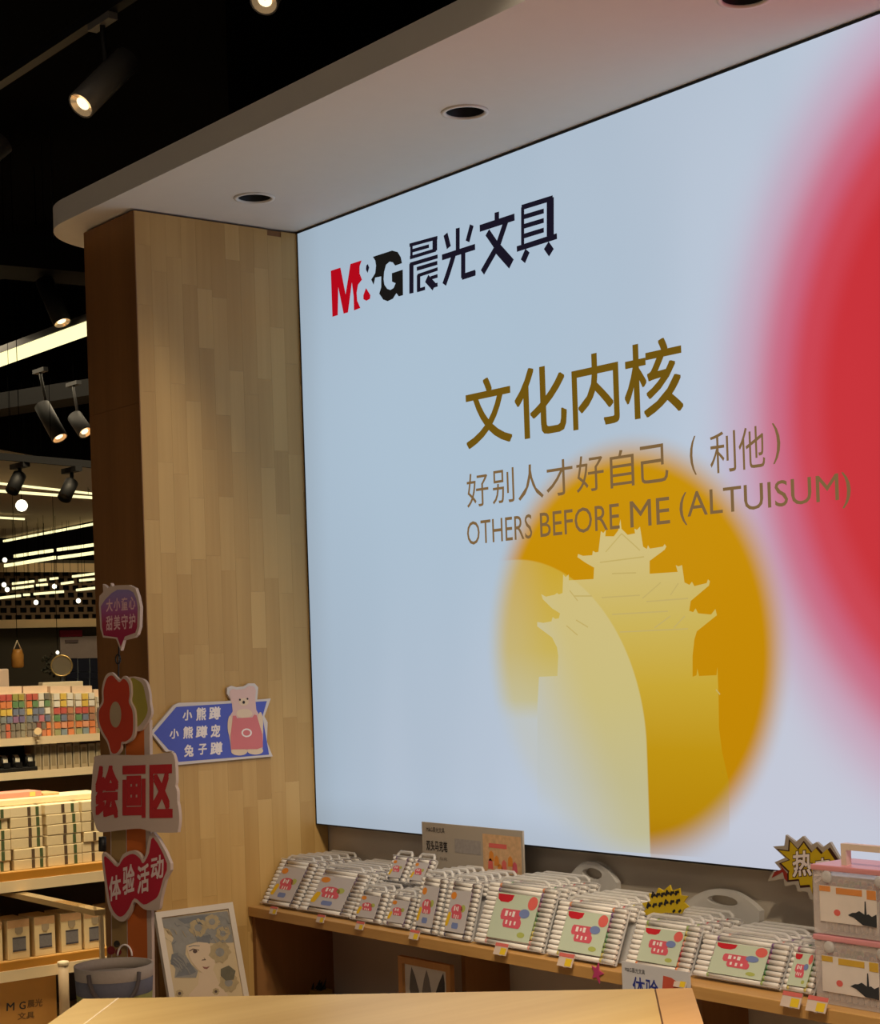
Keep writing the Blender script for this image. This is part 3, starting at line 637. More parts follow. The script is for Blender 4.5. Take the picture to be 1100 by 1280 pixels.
# ------------------------------------------------------------------ card, star sticker and framed leaf print at the shelf edge
Yk = SY-.010
a_, b_ = on(777, 1203, 'y', Yk), on(862, 1214, 'y', Yk)
ck = thing('notice_card', 'pale card with blue lettering and a red patch on the shelf edge behind the counter', 'card', ((a_.x+b_.x)/2, Yk, a_.z-.16))
zt = (a_.z+b_.z)/2; wk = b_.x-a_.x
obj('card', bx(BM(), (a_.x, Yk, zt-.16), (b_.x, Yk+.003, zt)), mat('pale_card', (206, 204, 208), .5, var=.03), ck)
obj('mount', bx(BM(), (a_.x+.05, Yk+.003, SZ-.025), (b_.x-.05, SY, SZ-.008)), tag_card, ck)
obj('blue_lettering', text(BM(), '体验', (a_.x+wk*.16, Yk-.0006, zt-.082), (wk*.38, 0, 0), (0, 0, .05), .012), mat('ink_blue', (40, 54, 140), .6), ck)
obj('brand_lettering', text(BM(), 'M&G晨光文具', (a_.x+wk*.05, Yk-.0006, zt-.024), (wk*.30, 0, 0), (0, 0, .012), .004), ink, ck)
obj('red_patch', flat(BM(), [(a_.x+wk*u, Yk-.0006, zt+v) for u, v in ((.62, -.018), (.74, -.02), (.96, -.04), (.97, -.15), (.64, -.15), (.66, -.07), (.6, -.05))]), mat('patch_red', (196, 82, 60), .6, var=.2), ck)
st = on(746, 1216, 'y', SY-.003)
bm = BM(); prism(bm, [Vector((st.x+r_*math.sin(i*math.pi/5+.3), SY-.003, st.z+r_*1.15*math.cos(i*math.pi/5+.3))) for i, r_ in enumerate([.024, .010]*5)], (0, -1, 0), .0028)
tag(obj('star_sticker', bm, mat('magenta_sticker', (186, 60, 110), .5)), 'small magenta star sticker on the shelf edge', 'sticker')
lf = thing('framed_leaf_print', 'tan wooden framed print of three grey leaves in the compartment under the shelf', 'picture frame', (0, 0, 0))
Ya = -.20; c0, c1 = on(497, 1194, 'y', Ya), on(562, 1206, 'y', Ya); xa, xb, zt = c0.x, c1.x, (c0.z+c1.z)/2-.002; zb = .3785
lf.location = ((xa+xb)/2, Ya, zb)
frame_tan = wood('frame_tan', (170, 116, 60), (196, 142, 84), 'z', .5)
th_ = .020
for q in (((xa, Ya, zb), (xa+th_, Ya+.016, zt)), ((xb-th_, Ya, zb), (xb, Ya+.016, zt)), ((xa+th_, Ya, zt-th_), (xb-th_, Ya+.016, zt)), ((xa+th_, Ya, zb), (xb-th_, Ya+.016, zb+th_))): obj('frame_bar', bx(BM(), *q), frame_tan, lf)
obj('print_sheet', bx(BM(), (xa+th_, Ya+.010, zb+th_), (xb-th_, Ya+.012, zt-th_)), mat('print_sheet', (206, 200, 190), .7), lf)
for u, tl, m_ in ((.24, -.1, mat('leaf_grey', (104, 100, 96), .7)), (.5, 0, mat('leaf_mid', (122, 116, 112), .7)), (.76, .14, mat('leaf_dark', (66, 62, 62), .7, var=.5, scale=120))):
    W_ = xb-xa-2*th_; xc = xa+th_+W_*u; zz = zt-th_-.075
    obj('leaf_print', flat(BM(), [Vector((xc+W_*.11*a+tl*.12*(c+.5), Ya+.0093, zz+.068*c)) for a, c in [(0, -1), (.7, -.5), (1, 0), (.6, .6), (.1, 1), (-.5, .55), (-1, 0), (-.7, -.5)]]), m_, lf)
pot = on(402, 1236, 'y', -.02)
pt = thing('small_planter', 'tiny yellow planter with dark foliage at the back of the shelf compartment', 'planter', (pot.x, -.03, .3785))
obj('box', bx(BM(), (pot.x-.035, -.06, .3785), (pot.x+.035, 0, pot.z)), mat('planter_yellow', (176, 140, 60), .6), pt, bevel=.003)
b = BM()
for i in range(14):
    a = random.uniform(0, 6.28); c = Vector((pot.x+random.uniform(-.025, .025), -.03+random.uniform(-.02, .02), pot.z)); tube(b, [c, c+Vector((math.cos(a)*.012, math.sin(a)*.012, random.uniform(.018, .034)))], [.005, .0008], 5)
tag(obj('foliage', b, mat('dark_foliage', (38, 36, 26), .7), pt), kind='stuff')

# ================================================================== counter in front
TZ = .75
bl, br = on(104, 1248.5, 'z', TZ), on(865, 1235, 'z', TZ)
dx = (br-bl).normalized(); dy = Vector((dx.y, -dx.x, 0)); LEN = (br-bl).length
ct = thing('display_counter', 'light wood display counter top with mitred end boards in the foreground', 'counter', tuple(bl+dx*LEN/2+dy*.35-Vector((0, 0, TZ))))
ctop = wood('counter_wood', (198, 164, 100), (220, 190, 126), 'y', .38, scale=5); cend = wood('counter_end_wood', (198, 152, 98), (214, 172, 116), 'y', .4, scale=6); seam = mat('seam_filler', (250, 228, 196), .4); seam_d = mat('seam_dark', (96, 60, 34), .6)
EW = .082; BW = .70; tb = Vector((0, 0, -.028))
obj('end_board', obox(BM(), bl, dx*EW, dy*BW, tb), cend if False else ctop, ct)
obj('seam_strip', obox(BM(), bl+dx*EW-Vector((0, 0, -.0006)), dx*.0042, dy*BW, tb*.8), seam, ct)
obj('top_board', obox(BM(), bl+dx*(EW+.004), dx*(LEN-2*EW-.008), dy*BW, tb), ctop, ct)
obj('seam_strip', obox(BM(), bl+dx*(LEN-EW-.004)-Vector((0, 0, .002)), dx*.004, dy*BW, tb*.8), seam_d, ct)
obj('end_board', obox(BM(), bl+dx*(LEN-EW), dx*EW, dy*BW, tb), cend, ct)
for u in (.06, LEN-.12):
    for v in (.06, BW-.12): obj('leg', obox(BM(), bl+dx*u+dy*v+tb, dx*.06, dy*.06, Vector((0, 0, -(TZ-.028)))), cend, ct)
obj('apron', obox(BM(), bl+dx*.06+dy*.05+tb, dx*(LEN-.12), dy*.02, Vector((0, 0, -.08))), cend, ct)

PT = .40
# low plinth beside the pier that carries the basket, the standee and the framed portrait
tag(obj('display_plinth', bx(BM(), (.006, -1.18, 0), (.78, -.285, PT)), inner_wood, bevel=.004), 'low wooden plinth hidden behind the counter beside the pier', 'plinth')

# framed portrait leaning on the pier
ztop = on(242, 1134, 'x', .018).z; nP = Vector((.9635, 0, .2676)); P0 = Vector((.018, 0, ztop)); zv = Vector((-.2676, 0, .9635))
ya, yb = onp(194, 1139, P0, nP).y, onp(291, 1128, P0, nP).y; hgt = (ztop-PT-.006)/.9635
fo = P0-zv*hgt; Wf = yb-ya; ft = .012
fp = thing('framed_portrait', 'white framed pencil portrait of a face with flowers leaning on the timber pier', 'picture frame', (fo.x, (ya+yb)/2, PT))
def fq(u, v, d=0.): return Vector((fo.x, ya+Wf*u, fo.z))+zv*(hgt*v)+nP*d
frame_white = mat('frame_white', (214, 200, 182), .5, var=.04); bar = .019
for (u0, u1, v0, v1) in ((0, bar/Wf, 0, 1), (1-bar/Wf, 1, 0, 1), (bar/Wf, 1-bar/Wf, 1-bar/hgt, 1), (bar/Wf, 1-bar/Wf, 0, bar/hgt)):
    obj('frame_bar', obox(BM(), fq(u0, v0), fq(u1, v0)-fq(u0, v0), fq(u0, v1)-fq(u0, v0), -nP*.016), frame_white, fp)
obj('drawing_sheet', obox(BM(), fq(bar/Wf, bar/hgt, -.007), Vector((0, Wf-2*bar, 0)), zv*(hgt-2*bar), -nP*.004), mat('parchment', (200, 178, 140), .8, var=.06, scale=8), fp)
def art(name, pts, m, d=-.0062):   # points in zoomed drawing pixels of the photograph's frame
    c0_, c1_ = (75, 150), (865, 70)
    obj(name, flat(BM(), [onp(185+a*.1227, 1120+b*.1227, P0, nP)+nP*d for a, b in pts]), m, fp)
hair = mat('hair_wash', (138, 134, 126), .8, var=.22, scale=50); hair2 = mat('hair_dark_wash', (112, 112, 112), .8, var=.2, scale=50); skin_w = mat('skin_wash', (206, 182, 152), .8, var=.04); petal = mat('petal_wash', (170, 150, 112), .8, var=.22, scale=70); line_m = mat('pencil_line', (84, 66, 58), .8)
art('hair_wash', [(150, 225), (820, 150), (870, 330), (880, 470), (700, 480), (620, 470), (520, 460), (400, 500), (390, 590), (450, 690), (520, 760), (500, 830), (280, 830), (290, 740), (235, 660), (270, 590), (250, 480), (270, 430), (230, 340), (170, 320)], hair)
art('hair_shadow', [(250, 590), (330, 570), (410, 640), (500, 770), (440, 800), (290, 820), (340, 740), (240, 690)], hair2, -.0058)
art('hair_shadow', [(310, 230), (520, 195), (640, 190), (560, 260), (380, 280)], hair2, -.0058)
art('hair_shadow', [(500, 420), (640, 390), (640, 480), (510, 490)], hair2, -.0058)
art('face_wash', [(400, 510), (520, 465), (620, 475), (700, 560), (690, 690), (660, 780), (590, 800), (520, 750), (440, 650)], skin_w, -.0056)
art('neck_wash', [(530, 780), (680, 760), (720, 860), (820, 1000), (840, 1240), (380, 1240), (430, 1000), (520, 900)], skin_w, -.0058)
art('eye_line', [(425, 556), (465, 532), (530, 546), (528, 554), (468, 543), (432, 562)], line_m, -.0052)
art('iris_line', [(462, 555), (475, 545), (505, 550), (512, 568), (490, 582), (470, 575)], line_m, -.0052)
art('brow_line', [(420, 512), (470, 498), (535, 502), (535, 508), (470, 506), (424, 520)], hair2, -.0052)
art('lip_line', [(560, 715), (600, 722), (640, 712), (610, 742), (580, 738)], mat('lip_wash', (140, 90, 78), .8), -.0052)
art('nose_line', [(575, 620), (600, 650), (555, 655), (560, 645), (585, 643)], line_m, -.0052)
for c_, r_ in (((740, 570), 105), ((520, 320), 90), ((660, 260), 75), ((770, 380), 70), ((830, 880), 95), ((330, 990), 38), ((700, 970), 34)):
    art('flower_wash', [(c_[0]+r_*(1+.16*math.cos(7*k*.3))*math.cos(k*.3142), c_[1]+r_*(1+.16*math.cos(5*k*.6))*math.sin(k*.3142)) for k in range(20)], petal, -.0054)
    art('flower_heart', [(c_[0]+r_*.45*math.cos(k*.785), c_[1]+r_*.45*math.sin(k*.785)) for k in range(8)], hair if r_ > 50 else line_m, -.0050)
for k in range(22):
    a0 = random.uniform(150, 800); b0 = 190+random.uniform(0, 240); c0_ = [(a0+j*22+14*math.sin(j*.9+k), b0+j*random.uniform(8, 26)) for j in range(5)]
    art('pencil_strand', c0_+[(q[0]+9, q[1]+5) for q in c0_[::-1]], hair2 if k % 2 else petal, -.0047-.00001*k)
for k in range(10):
    a0, b0 = 250+random.uniform(0, 120), 560+random.uniform(0, 160); art('pencil_strand', [(a0, b0), (a0+60, b0+50), (a0+90, b0+110), (a0+98, b0+106), (a0+68, b0+46), (a0+8, b0-6)], hair, -.0046-.00001*k)
art('leaf_wash', [(750, 740), (830, 705), (900, 760), (880, 850), (800, 860), (750, 810)], mat('leaf_wash', (104, 98, 78), .8, var=.2, scale=60), -.0048)

# ------------------------------------------------------------------ blue arrow sign on the pier
Xs = .014
def ap(px, py, d=0.): return on(px, py, 'x', Xs+d)
def az(px, py, d=0.): return ap(180+px*.18182, 840+py*.18182, d)
asn = thing('arrow_sign', 'blue arrow sign with white lettering and a pink bear, fixed to the timber pier', 'sign', tuple(az(450, 640)))
foam = mat('foam_board', (214, 204, 200), .6, var=.02); sign_blue = mat('sign_blue', (78, 92, 190), .55, var=.04)
O_ = [(45, 415), (205, 228), (240, 212), (570, 200), (600, 195), (572, 150), (572, 110), (600, 95), (640, 105), (690, 98), (720, 78), (760, 78), (785, 105), (782, 150), (778, 190), (872, 182), (828, 305), (850, 345), (845, 480), (885, 580), (225, 640), (215, 580), (190, 545), (150, 548)]
obj('board', prism(BM(), [az(*q) for q in O_], (1, 0, 0), .010), foam, asn)
obj('blue_print', flat(BM(), [az(*q, .0006) for q in [(68, 420), (222, 240), (845, 200), (815, 305), (860, 568), (238, 618), (205, 545), (170, 535)]]), sign_blue, asn)
for row in (('小', 265, 330, 262, 335), ('熊', 358, 425, 245, 335), ('蹲', 445, 525, 240, 330), ('小', 175, 238, 392, 460), ('熊', 268, 335, 375, 460), ('蹲', 355, 435, 370, 455), ('宠', 458, 522, 362, 450), ('兔', 275, 340, 500, 585), ('子', 372, 430, 495, 570), ('蹲', 455, 538, 482, 572)):
    ch, u0, u1, v0, v1 = row; P = az(u0, v1, .0012); obj('character', text(BM(), ch, P, az(u1, v1-4, .0012)-P, az(u0+3, v0, .0012)-P, .03), p_white, asn)
bear_p = mat('bear_pink', (222, 186, 178), .6, var=.03); bear_c = mat('bear_cream', (228, 202, 174), .6, var=.03); bear_r = mat('bear_overall', (214, 118, 122), .6, var=.04)
def blob(name, c, rx, ry, m, d, k=20): obj(name, flat(BM(), [az(c[0]+rx*math.cos(2*math.pi*i/k), c[1]+ry*math.sin(2*math.pi*i/k), d) for i in range(k)]), m, asn)
bear = [(592, 480), (578, 400), (580, 320), (610, 270), (605, 220), (590, 170), (590, 130), (610, 115), (640, 122), (690, 115), (720, 95), (755, 98), (770, 125), (765, 180), (772, 260), (800, 310), (820, 400), (815, 540), (600, 550)]
obj('bear_print', flat(BM(), [az(*q, .0012) for q in bear]), bear_p, asn)
for c_ in ((655, 548), (765, 542)): blob('bear_foot', c_, 55, 26, bear_c, .0018)
for c_, rx, ry in (((592, 370), 17, 70), ((800, 360), 20, 85)): blob('bear_arm', c_, rx, ry, bear_c, .0018)
blob('bear_muzzle', (690, 285), 55, 32, bear_c, .0018); blob('bear_snout', (686, 205), 34, 26, bear_c, .0018)
obj('overall_print', flat(BM(), [az(*q, .0024) for q in [(612, 300), (632, 300), (640, 318), (745, 312), (760, 292), (775, 298), (815, 430), (818, 515), (780, 530), (600, 532), (596, 430)]]), bear_r, asn)
blob('pocket_print', (706, 418), 36, 30, p_white, .0030); blob('pocket_heart', (706, 418), 25, 20, bear_r, .0036)
for c_, r_ in (((660, 190), 6), ((712, 184), 6), ((686, 208), 9)): blob('bear_feature', c_, r_, r_*1.2, ink, .0030, 10)
obj('mount_pad', bx(BM(), (0.0005, asn.location.y-.06, 1.21), (Xs-.0101, asn.location.y+.06, 1.27)), foam, asn)

# ------------------------------------------------------------------ stacked cardboard standee in front of the pier
nS = Vector((.32, -.947, 0)).normalized(); exS = Vector((-nS.y, nS.x, 0)); PS = Vector((.2, -.85, 1.1))
def sp_(px, py, d=0.): return onp(px, py, PS+nS*d, nS)
sd = thing('standee', 'stacked cardboard standee with a purple bubble, red flower, drawing-area board and red ribbon', 'standee', tuple(Vector((sp_(160, 1240).x, sp_(160, 1240).y, PT))))
def board(name, pts, m, d=0., th=.012): return obj(name, prism(BM(), [sp_(*q, d) for q in pts], nS, th), m, sd)
def prnt(name, pts, m, d): return obj(name, flat(BM(), [sp_(*q, d) for q in pts]), m, sd)
def zq(pts, ox, oy, k): return [(ox+a*k, oy+b*k) for a, b in pts]
tan_card = mat('tan_card', (150, 118, 70), .7, var=.05); orange_card = mat('orange_card', (186, 92, 26), .7, var=.04); rim_card = mat('rim_card', (188, 166, 154), .6, var=.03)
def zbase(px):   # image row where the post meets the plinth
    lo, hi = 1240., 1450.
    for _ in range(40):
        mid = (lo+hi)/2
        if sp_(px, mid).z > PT+.004: lo = mid
        else: hi = mid
    return lo
board('post', [(137, 900), (187, 900), (191, zbase(191)), (140, zbase(140))], rim_card, -.014, .012)
prnt('tan_stripe', [(138, 905), (156, 905), (160, zbase(160)), (141, zbase(141))], tan_card, -.0134); prnt('orange_stripe', [(157, 905), (180, 905), (186, zbase(186)), (161, zbase(161))], orange_card, -.0134)
# speech bubble
bub = [(328, 650), (300, 560), (285, 300), (290, 210), (330, 170), (325, 85), (350, 100), (380, 130), (400, 115), (410, 75), (425, 110), (470, 98), (600, 95), (670, 130), (700, 220), (722, 330), (715, 540), (690, 620), (660, 650), (545, 678), (515, 790), (480, 700), (465, 665)]
board('bubble_board', zq(bub, 90, 720, .11818), rim_card)
bg_m, t, b = newmat('bubble_print'); tc = t.nodes.new('ShaderNodeTexCoord'); sx = t.nodes.new('ShaderNodeSeparateXYZ'); t.links.new(tc.outputs['Object'], sx.inputs[0])
rz_ = V(t, sx.outputs[2]).ss(1.17, 1.36); colr = rz_.ramp([(0, (142, 14, 60)), (.4, (150, 40, 70)), (.7, (150, 78, 130)), (1, (134, 116, 168))]); t.links.new(colr.o, b.inputs['Base Color']); b.inputs['Roughness'].default_value = .6
prnt('bubble_print', zq([(335, 630), (318, 540), (305, 320), (350, 250), (420, 180), (480, 145), (600, 145), (650, 175), (680, 240), (695, 340), (690, 540), (670, 600), (560, 640), (515, 750), (480, 650)], 90, 720, .11818), bg_m, .0006)
for rowt, v0, v1 in (('大小童心', 245, 375), ('甜美守护', 425, 575)):
    for i, ch in enumerate(rowt):
        u = 362+i*80; P = sp_(90+u*.11818, 720+(v1+6-i*8)*.11818, .0012); P2 = sp_(90+(u+68)*.11818, 720+(v1-i*8)*.11818, .0012); P3 = sp_(90+u*.11818, 720+(v0-i*8)*.11818, .0012)
        obj('character', text(BM(), ch, P, P2-P, P3-P, .02), mat('bubble_letters', (214, 170, 176), .6), sd)
obj('wire_stem', tube(BM(), [sp_(149, 790, -.016), sp_(148, 845, -.016), sp_(149, 905, -.016)], .0022, 6), dark_metal, sd)
obj('stem_ring', tube(BM(), [sp_(147.5+3*math.cos(a*.5236), 824+6*math.sin(a*.5236), -.006) for a in range(13)], .0022, 6), dark_metal, sd)
# flowers (outlines in zoom pixels of the strip 0,720 - 250,970)
zf = lambda pts: zq(pts, 0, 720, .22727)
board('green_flower_board', zf(smooth([(705, 560), (760, 560), (800, 580), (820, 640), (825, 700), (832, 760), (800, 820), (775, 850), (735, 845), (700, 760), (690, 640)])), rim_card, -.004, .010)
prnt('green_flower_print', zf(smooth([(715, 575), (755, 572), (785, 600), (800, 660), (812, 740), (785, 800), (745, 830), (715, 760)])), mat('olive_print', (150, 138, 54), .65), -.0034)
fl = [(560, 620), (580, 550), (612, 530), (640, 555), (660, 570), (685, 550), (715, 580), (722, 640), (718, 690), (740, 740), (745, 830), (735, 890), (700, 920), (672, 925), (665, 960), (640, 990), (610, 985), (590, 920), (560, 870), (535, 810), (532, 740), (560, 690)]
fl = smooth(fl); board('red_flower_board', zf(fl), rim_card, .004, .008)
cf = (640, 765); prnt('red_flower_print', zf([(cf[0]+(a-cf[0])*.88, cf[1]+(b_-cf[1])*.93) for a, b_ in fl]), mat('red_flower', (176, 52, 26), .65, var=.06), .0046)
prnt('flower_heart_print', zf([(635+32*math.cos(i*.3491), 762+72*math.sin(i*.3491)) for i in range(18)]), mat('flower_heart', (160, 140, 112), .65), .0052)
# drawing-area board
zh = lambda pts: zq(pts, 110, 930, .10909)
hzb = zh([(90, 135), (330, 128), (620, 130), (900, 100), (960, 100), (985, 140), (1000, 220), (1008, 420), (1000, 480), (1020, 540), (1022, 660), (1035, 730), (1045, 860), (1030, 990), (1000, 1015), (740, 1010), (600, 970), (400, 985), (200, 1010), (120, 1000), (80, 920), (45, 760), (35, 600), (55, 300), (70, 200)])
board('drawing_area_board', smooth(hzb, 3), rim_card, .010, .012)
dred = mat('deep_red', (170, 30, 36), .65, var=.05)
for ch, u0, u1, v0, v1 in (('绘', 85, 350, 855, 250), ('画', 395, 660, 850, 250), ('区', 705, 970, 850, 240)):
    (a_, b_), (c_, d_), (e_, f_) = zh([(u0, v1*0+v0), (u1, v0-4), (u0, v1)]); P = sp_(a_, b_, .0108); obj('character', text(BM(), ch, P, sp_(c_, d_, .0108)-P, sp_(e_, f_, .0108)-P, .045), dred, sd)
# red ribbon board with arrow end
zr = lambda pts: zq(pts, 100, 1000, .22727)
rb = [(120, 300), (150, 305), (205, 355), (235, 300), (290, 278), (330, 300), (348, 330), (365, 280), (400, 175), (498, 350), (470, 440), (445, 540), (435, 600), (405, 608), (350, 600), (300, 560), (275, 620), (245, 665), (205, 660), (160, 600), (135, 450)]
board('ribbon_board', zr(smooth(rb, 3)), rim_card, .002, .012)
prnt('ribbon_print', zr(smooth([(132, 318), (155, 322), (205, 368), (240, 320), (290, 296), (328, 320), (348, 348), (380, 290), (402, 205), (478, 350), (455, 440), (430, 525), (395, 555), (350, 575), (300, 540), (268, 600), (235, 638), (205, 635), (170, 580), (148, 450)], 3)), mat('ribbon_red', (168, 18, 44), .65), .0026)
for ch, u0, u1, v0, v1 in (('体', 160, 225, 560, 425), ('验', 235, 300, 525, 365), ('活', 315, 380, 520, 365), ('动', 390, 460, 445, 315)):
    (a_, b_), (c_, d_), (e_, f_) = zr([(u0, v0), (u1, v0-18), (u0, v1)]); P = sp_(a_, b_, .0034); obj('character', text(BM(), ch, P, sp_(c_, d_, .0034)-P, sp_(e_, f_, .0034)-P, .025), mat('ribbon_letters', (214, 190, 186), .6), sd)
# little printed ornaments low on the post
for px, py, r_, m_ in ((139, 1188, 5, mat('berry', (120, 20, 28), .6)), (146, 1180, 4, mat('berry_dark', (40, 34, 24), .6)), (148, 1190, 4, mat('berry', (120, 20, 28), .6)), (147, 1184, 2.6, tan_card)):
    prnt('ornament_print', [(px+r_*math.cos(i*.5236), py+r_*1.1*math.sin(i*.5236)) for i in range(12)], m_, -.0126)
obj('ornament_arc', tube(BM(), [sp_(156+9*math.cos(a), 1195-14*math.sin(a), -.010) for a in [i*.314 for i in range(11)]], .003, 6), p_white, sd)
obj('back_clip', bx(BM(), (0, 0, 0), (.012, .012, .05)) if False else tube(BM(), [sp_(128, 1046, -.006), sp_(128, 1064, -.006)], .012, 8), near_black, sd)

# ------------------------------------------------------------------ fabric basket
bc = dep(142, 1205, 4.95); Rb = .112; zr0 = bc.z; B0 = Vector((bc.x, bc.y, PT))
bk = thing('fabric_basket', 'round fabric basket with white rim, slate band and dangling strap handle', 'basket', tuple(B0))
hB = zr0-PT
def band(name, h0, h1, r0, r1, m, inner=False):
    obj(name, lathe(BM(), B0, (0, 0, 1), [(h0, r0), (h1, r1), (h1, r1-.006), (h0, r0-.006), (h0, r0)], 28, cap=False), m, bk)
r_at = lambda h: Rb*(.84+.16*h/hB)
band('rim_band', hB-.036, hB, r_at(hB-.036), r_at(hB), mat('fabric_white', (164, 150, 138), .9, bump=.2, scale=120)); band('slate_band', hB-.078, hB-.0365, r_at(hB-.078), r_at(hB-.0365), mat('fabric_slate', (98, 96, 106), .9, bump=.2, scale=120)); band('lower_wall', .006, hB-.0785, r_at(0), r_at(hB-.0785), mat('fabric_green', (134, 128, 70), .9, bump=.2, scale=120))
obj('base', lathe(BM(), B0, (0, 0, 1), [(.0005, r_at(0)-.0065), (.006, r_at(0)-.0065)], 28), mat('fabric_slate', (98, 96, 106)), bk)
obj('liner', lathe(BM(), B0, (0, 0, 1), [(hB-.03, r_at(hB)-.008), (hB-.031, .0)], 28, cap=False), mat('fabric_liner', (150, 140, 130), .9), bk)
cdir = (CAM-B0); cdir.z = 0; cdir.normalize(); cl = Vector((cdir.y, -cdir.x, 0))*-1
for s_, nm in ((1, 'strap_handle'), (-1, 'strap_handle')):
    pts = []
    for i in range(13):
        a = math.pi*i/12; side = cl*(-Rb*.62*math.cos(a)) ; out_ = cdir*(s_*(Rb*.80+.034*math.sin(a)))
        pts.append(B0+side+out_+Vector((0, 0, hB-.012-.085*math.sin(a))))
    obj(nm, tube(BM(), pts, .0065, 6), mat('strap', (84, 74, 72), .8), bk)

# ================================================================== ceiling kit
lens_glow = emit('lens_glow', (255, 226, 176), 2.2); reflector = mat('reflector', (226, 190, 140), .18, .9, emis=.25); tube_glow = emit('tube_glow', (250, 240, 176), 1.5); bulb_glow = emit('bulb_glow', (255, 246, 214), 2.6)
head_metal = mat('head_metal', (62, 60, 60), .42, .2)
near_head = mat('near_head', (130, 126, 122), .4, .2)
wire_black = mat('wire_black', (3, 3, 3), .9, spec=0)
far_metal = mat('far_metal', (14, 14, 15), .6, spec=.2)
def track_light(back, lens, r, top, label, m=head_metal, lit=True, group='track spotlights'):
    back, lens, top = Vector(back), Vector(lens), Vector(top); ax = (lens-back).normalized(); L = (lens-back).length
    t = thing('track_spotlight', label, 'spotlight', tuple(top), group)
    obj('housing', lathe(BM(), back, ax, [(0, r*.86), (.004, r), (L, r), (L, r*.9), (L-.012, r*.88), (L-.012, .001)], 24, cap=False), m, t)
    obj('back_cap', lathe(BM(), back, ax, [(.001, .001), (.001, r*.86)], 24, cap=False), m, t)
    if lit:
        obj('reflector', lathe(BM(), back, ax, [(L-.001, r*.88), (L-.011, r*.5)], 20, cap=False), reflector, t)
        obj('lamp', lathe(BM(), back, ax, [(L-.0105, r*.5), (L-.0100, .001)], 16, cap=False), lens_glow, t)
    mid = back+ax*L*.42
    obj('stem', tube(BM(), [mid, Vector((top.x, top.y, max(mid.z+r, top.z-.04))), top-Vector((0, 0, .02))], .009, 8), near_black, t)
    obj('adapter', bx(BM(), (top.x-.07, top.y-.016, top.z-.022), (top.x+.07, top.y+.016, top.z)), m, t)
    return t
# near track along the wall direction
tr = dep(128, 28, 5.45); TZ0 = tr.z+.012
tk = thing('ceiling_track', 'long dark lighting track crossing the upper left corner', 'lighting track', (-.7, tr.y, TZ0))
obj('rail', bx(BM(), (-6, tr.y-.018, TZ0), (4.6, tr.y+.018, TZ0+.03)), dark_metal, tk)
for xs in (-4, -1.5, 1, 3.5): obj('hanger_rod', tube(BM(), [(xs, tr.y, TZ0+.03), (xs, tr.y, 4.3)], .005, 6), dark_metal, tk)
tag(obj('cable_tray', bx(BM(), (-8, tr.y-.42, TZ0+.16), (4.6, tr.y-.26, TZ0+.21)), mat('tray_metal', (30, 26, 23), .6, .2)), 'brown black cable tray running beside the near lighting track', 'cable tray')
track_light(dep(159, 74, 5.50), dep(101, 132, 5.36), .044, (tr.x, tr.y, TZ0), 'lit dark grey track spotlight hanging left of the white soffit', near_head)
p2 = dep(350, -45, 4.9); track_light(p2, dep(330, 3, 4.78), .040, (p2.x, p2.y, p2.z+.16), 'lit track spotlight cut off by the top edge of the picture', near_head)
p3 = dep(-60, 230, 5.9); track_light(p3, dep(4, 178, 6.0), .04, (p3.x, p3.y, p3.z+.3), 'dark spotlight end peeking in at the left edge', near_head, lit=False)
# pendant linear light and its spot, further down the aisle
PL0, PL1 = on(-160, 505, 'z', 3.2), on(150, 396, 'z', 3.2)
pl = thing('linear_light', 'long glowing linear pendant light left of the timber pier', 'ceiling light', tuple((PL0+PL1)/2))
ym_ = (PL0.y+PL1.y)/2
obj('diffuser', bx(BM(), (PL0.x, ym_-.035, 3.17), (PL1.x, ym_+.035, 3.215)), tube_glow, pl); obj('housing', bx(BM(), (PL0.x-.02, ym_-.04, 3.2155), (PL1.x+.02, ym_+.04, 3.25)), head_metal, pl)
for k in (.2, .55, .8):
    xk = PL0.x+(PL1.x-PL0.x)*k; obj('suspension_wire', tube(BM(), [(xk, ym_, 3.25), (xk, ym_, 4.3)], .003, 5), head_metal, pl)
def far_spot(bpx, lpx, D, r, dtop, label, lit=True, m=near_black, dz=.0):
    a, c = dep(*bpx, D+.06), dep(*lpx, D); t = track_light(a, c, r, (a.x, a.y, a.z+dtop), label, m, lit)
    if dtop > .15: obj('drop_rod', tube(BM(), [(a.x, a.y, a.z+dtop), (a.x, a.y, 4.3)], .003, 5), wire_black, t)
far_spot((55, 350), (78, 404), 8.6, .045, .07, 'lit spotlight just above the glowing linear pendant', m=far_metal)
far_spot((52, 506), (75, 548), 9.6, .045, .2, 'lit spotlight in the dark ceiling below the linear pendant', m=far_metal)
far_spot((93, 520), (107, 541), 10.2, .045, .2, 'lit spotlight closest to the pier in the dark ceiling', m=far_metal)
for (bq, lq, lb) in (((25, 593), (15, 614), 'left'), ((90, 602), (80, 623), 'right')):
    tp = dep(bq[0], 566+(bq[0]+100)/280*24, 7.6); a_ = dep(*bq, 7.66); far_spot(bq, lq, 7.6, .030, tp.z-a_.z-.001, f'black spotlight silhouetted against the far curved soffit, {lb} one', lit=False, m=far_metal)
b1 = dep(27, 632, 9.0); g = thing('globe_lamp', 'bright round lamp glowing in front of the far curved soffit', 'lamp', tuple(b1))
obj('globe', lathe(BM(), b1-Vector((0, 0, .03)), (0, 0, 1), [(.0, .005), (.006, .02), (.02, .029), (.03, .031), (.04, .029), (.054, .02), (.06, .008)], 16), bulb_glow, g); obj('cord', tube(BM(), [b1+Vector((0, 0, .03)), b1+Vector((0, 0, 4.3-b1.z))], .002, 5), wire_black, g)
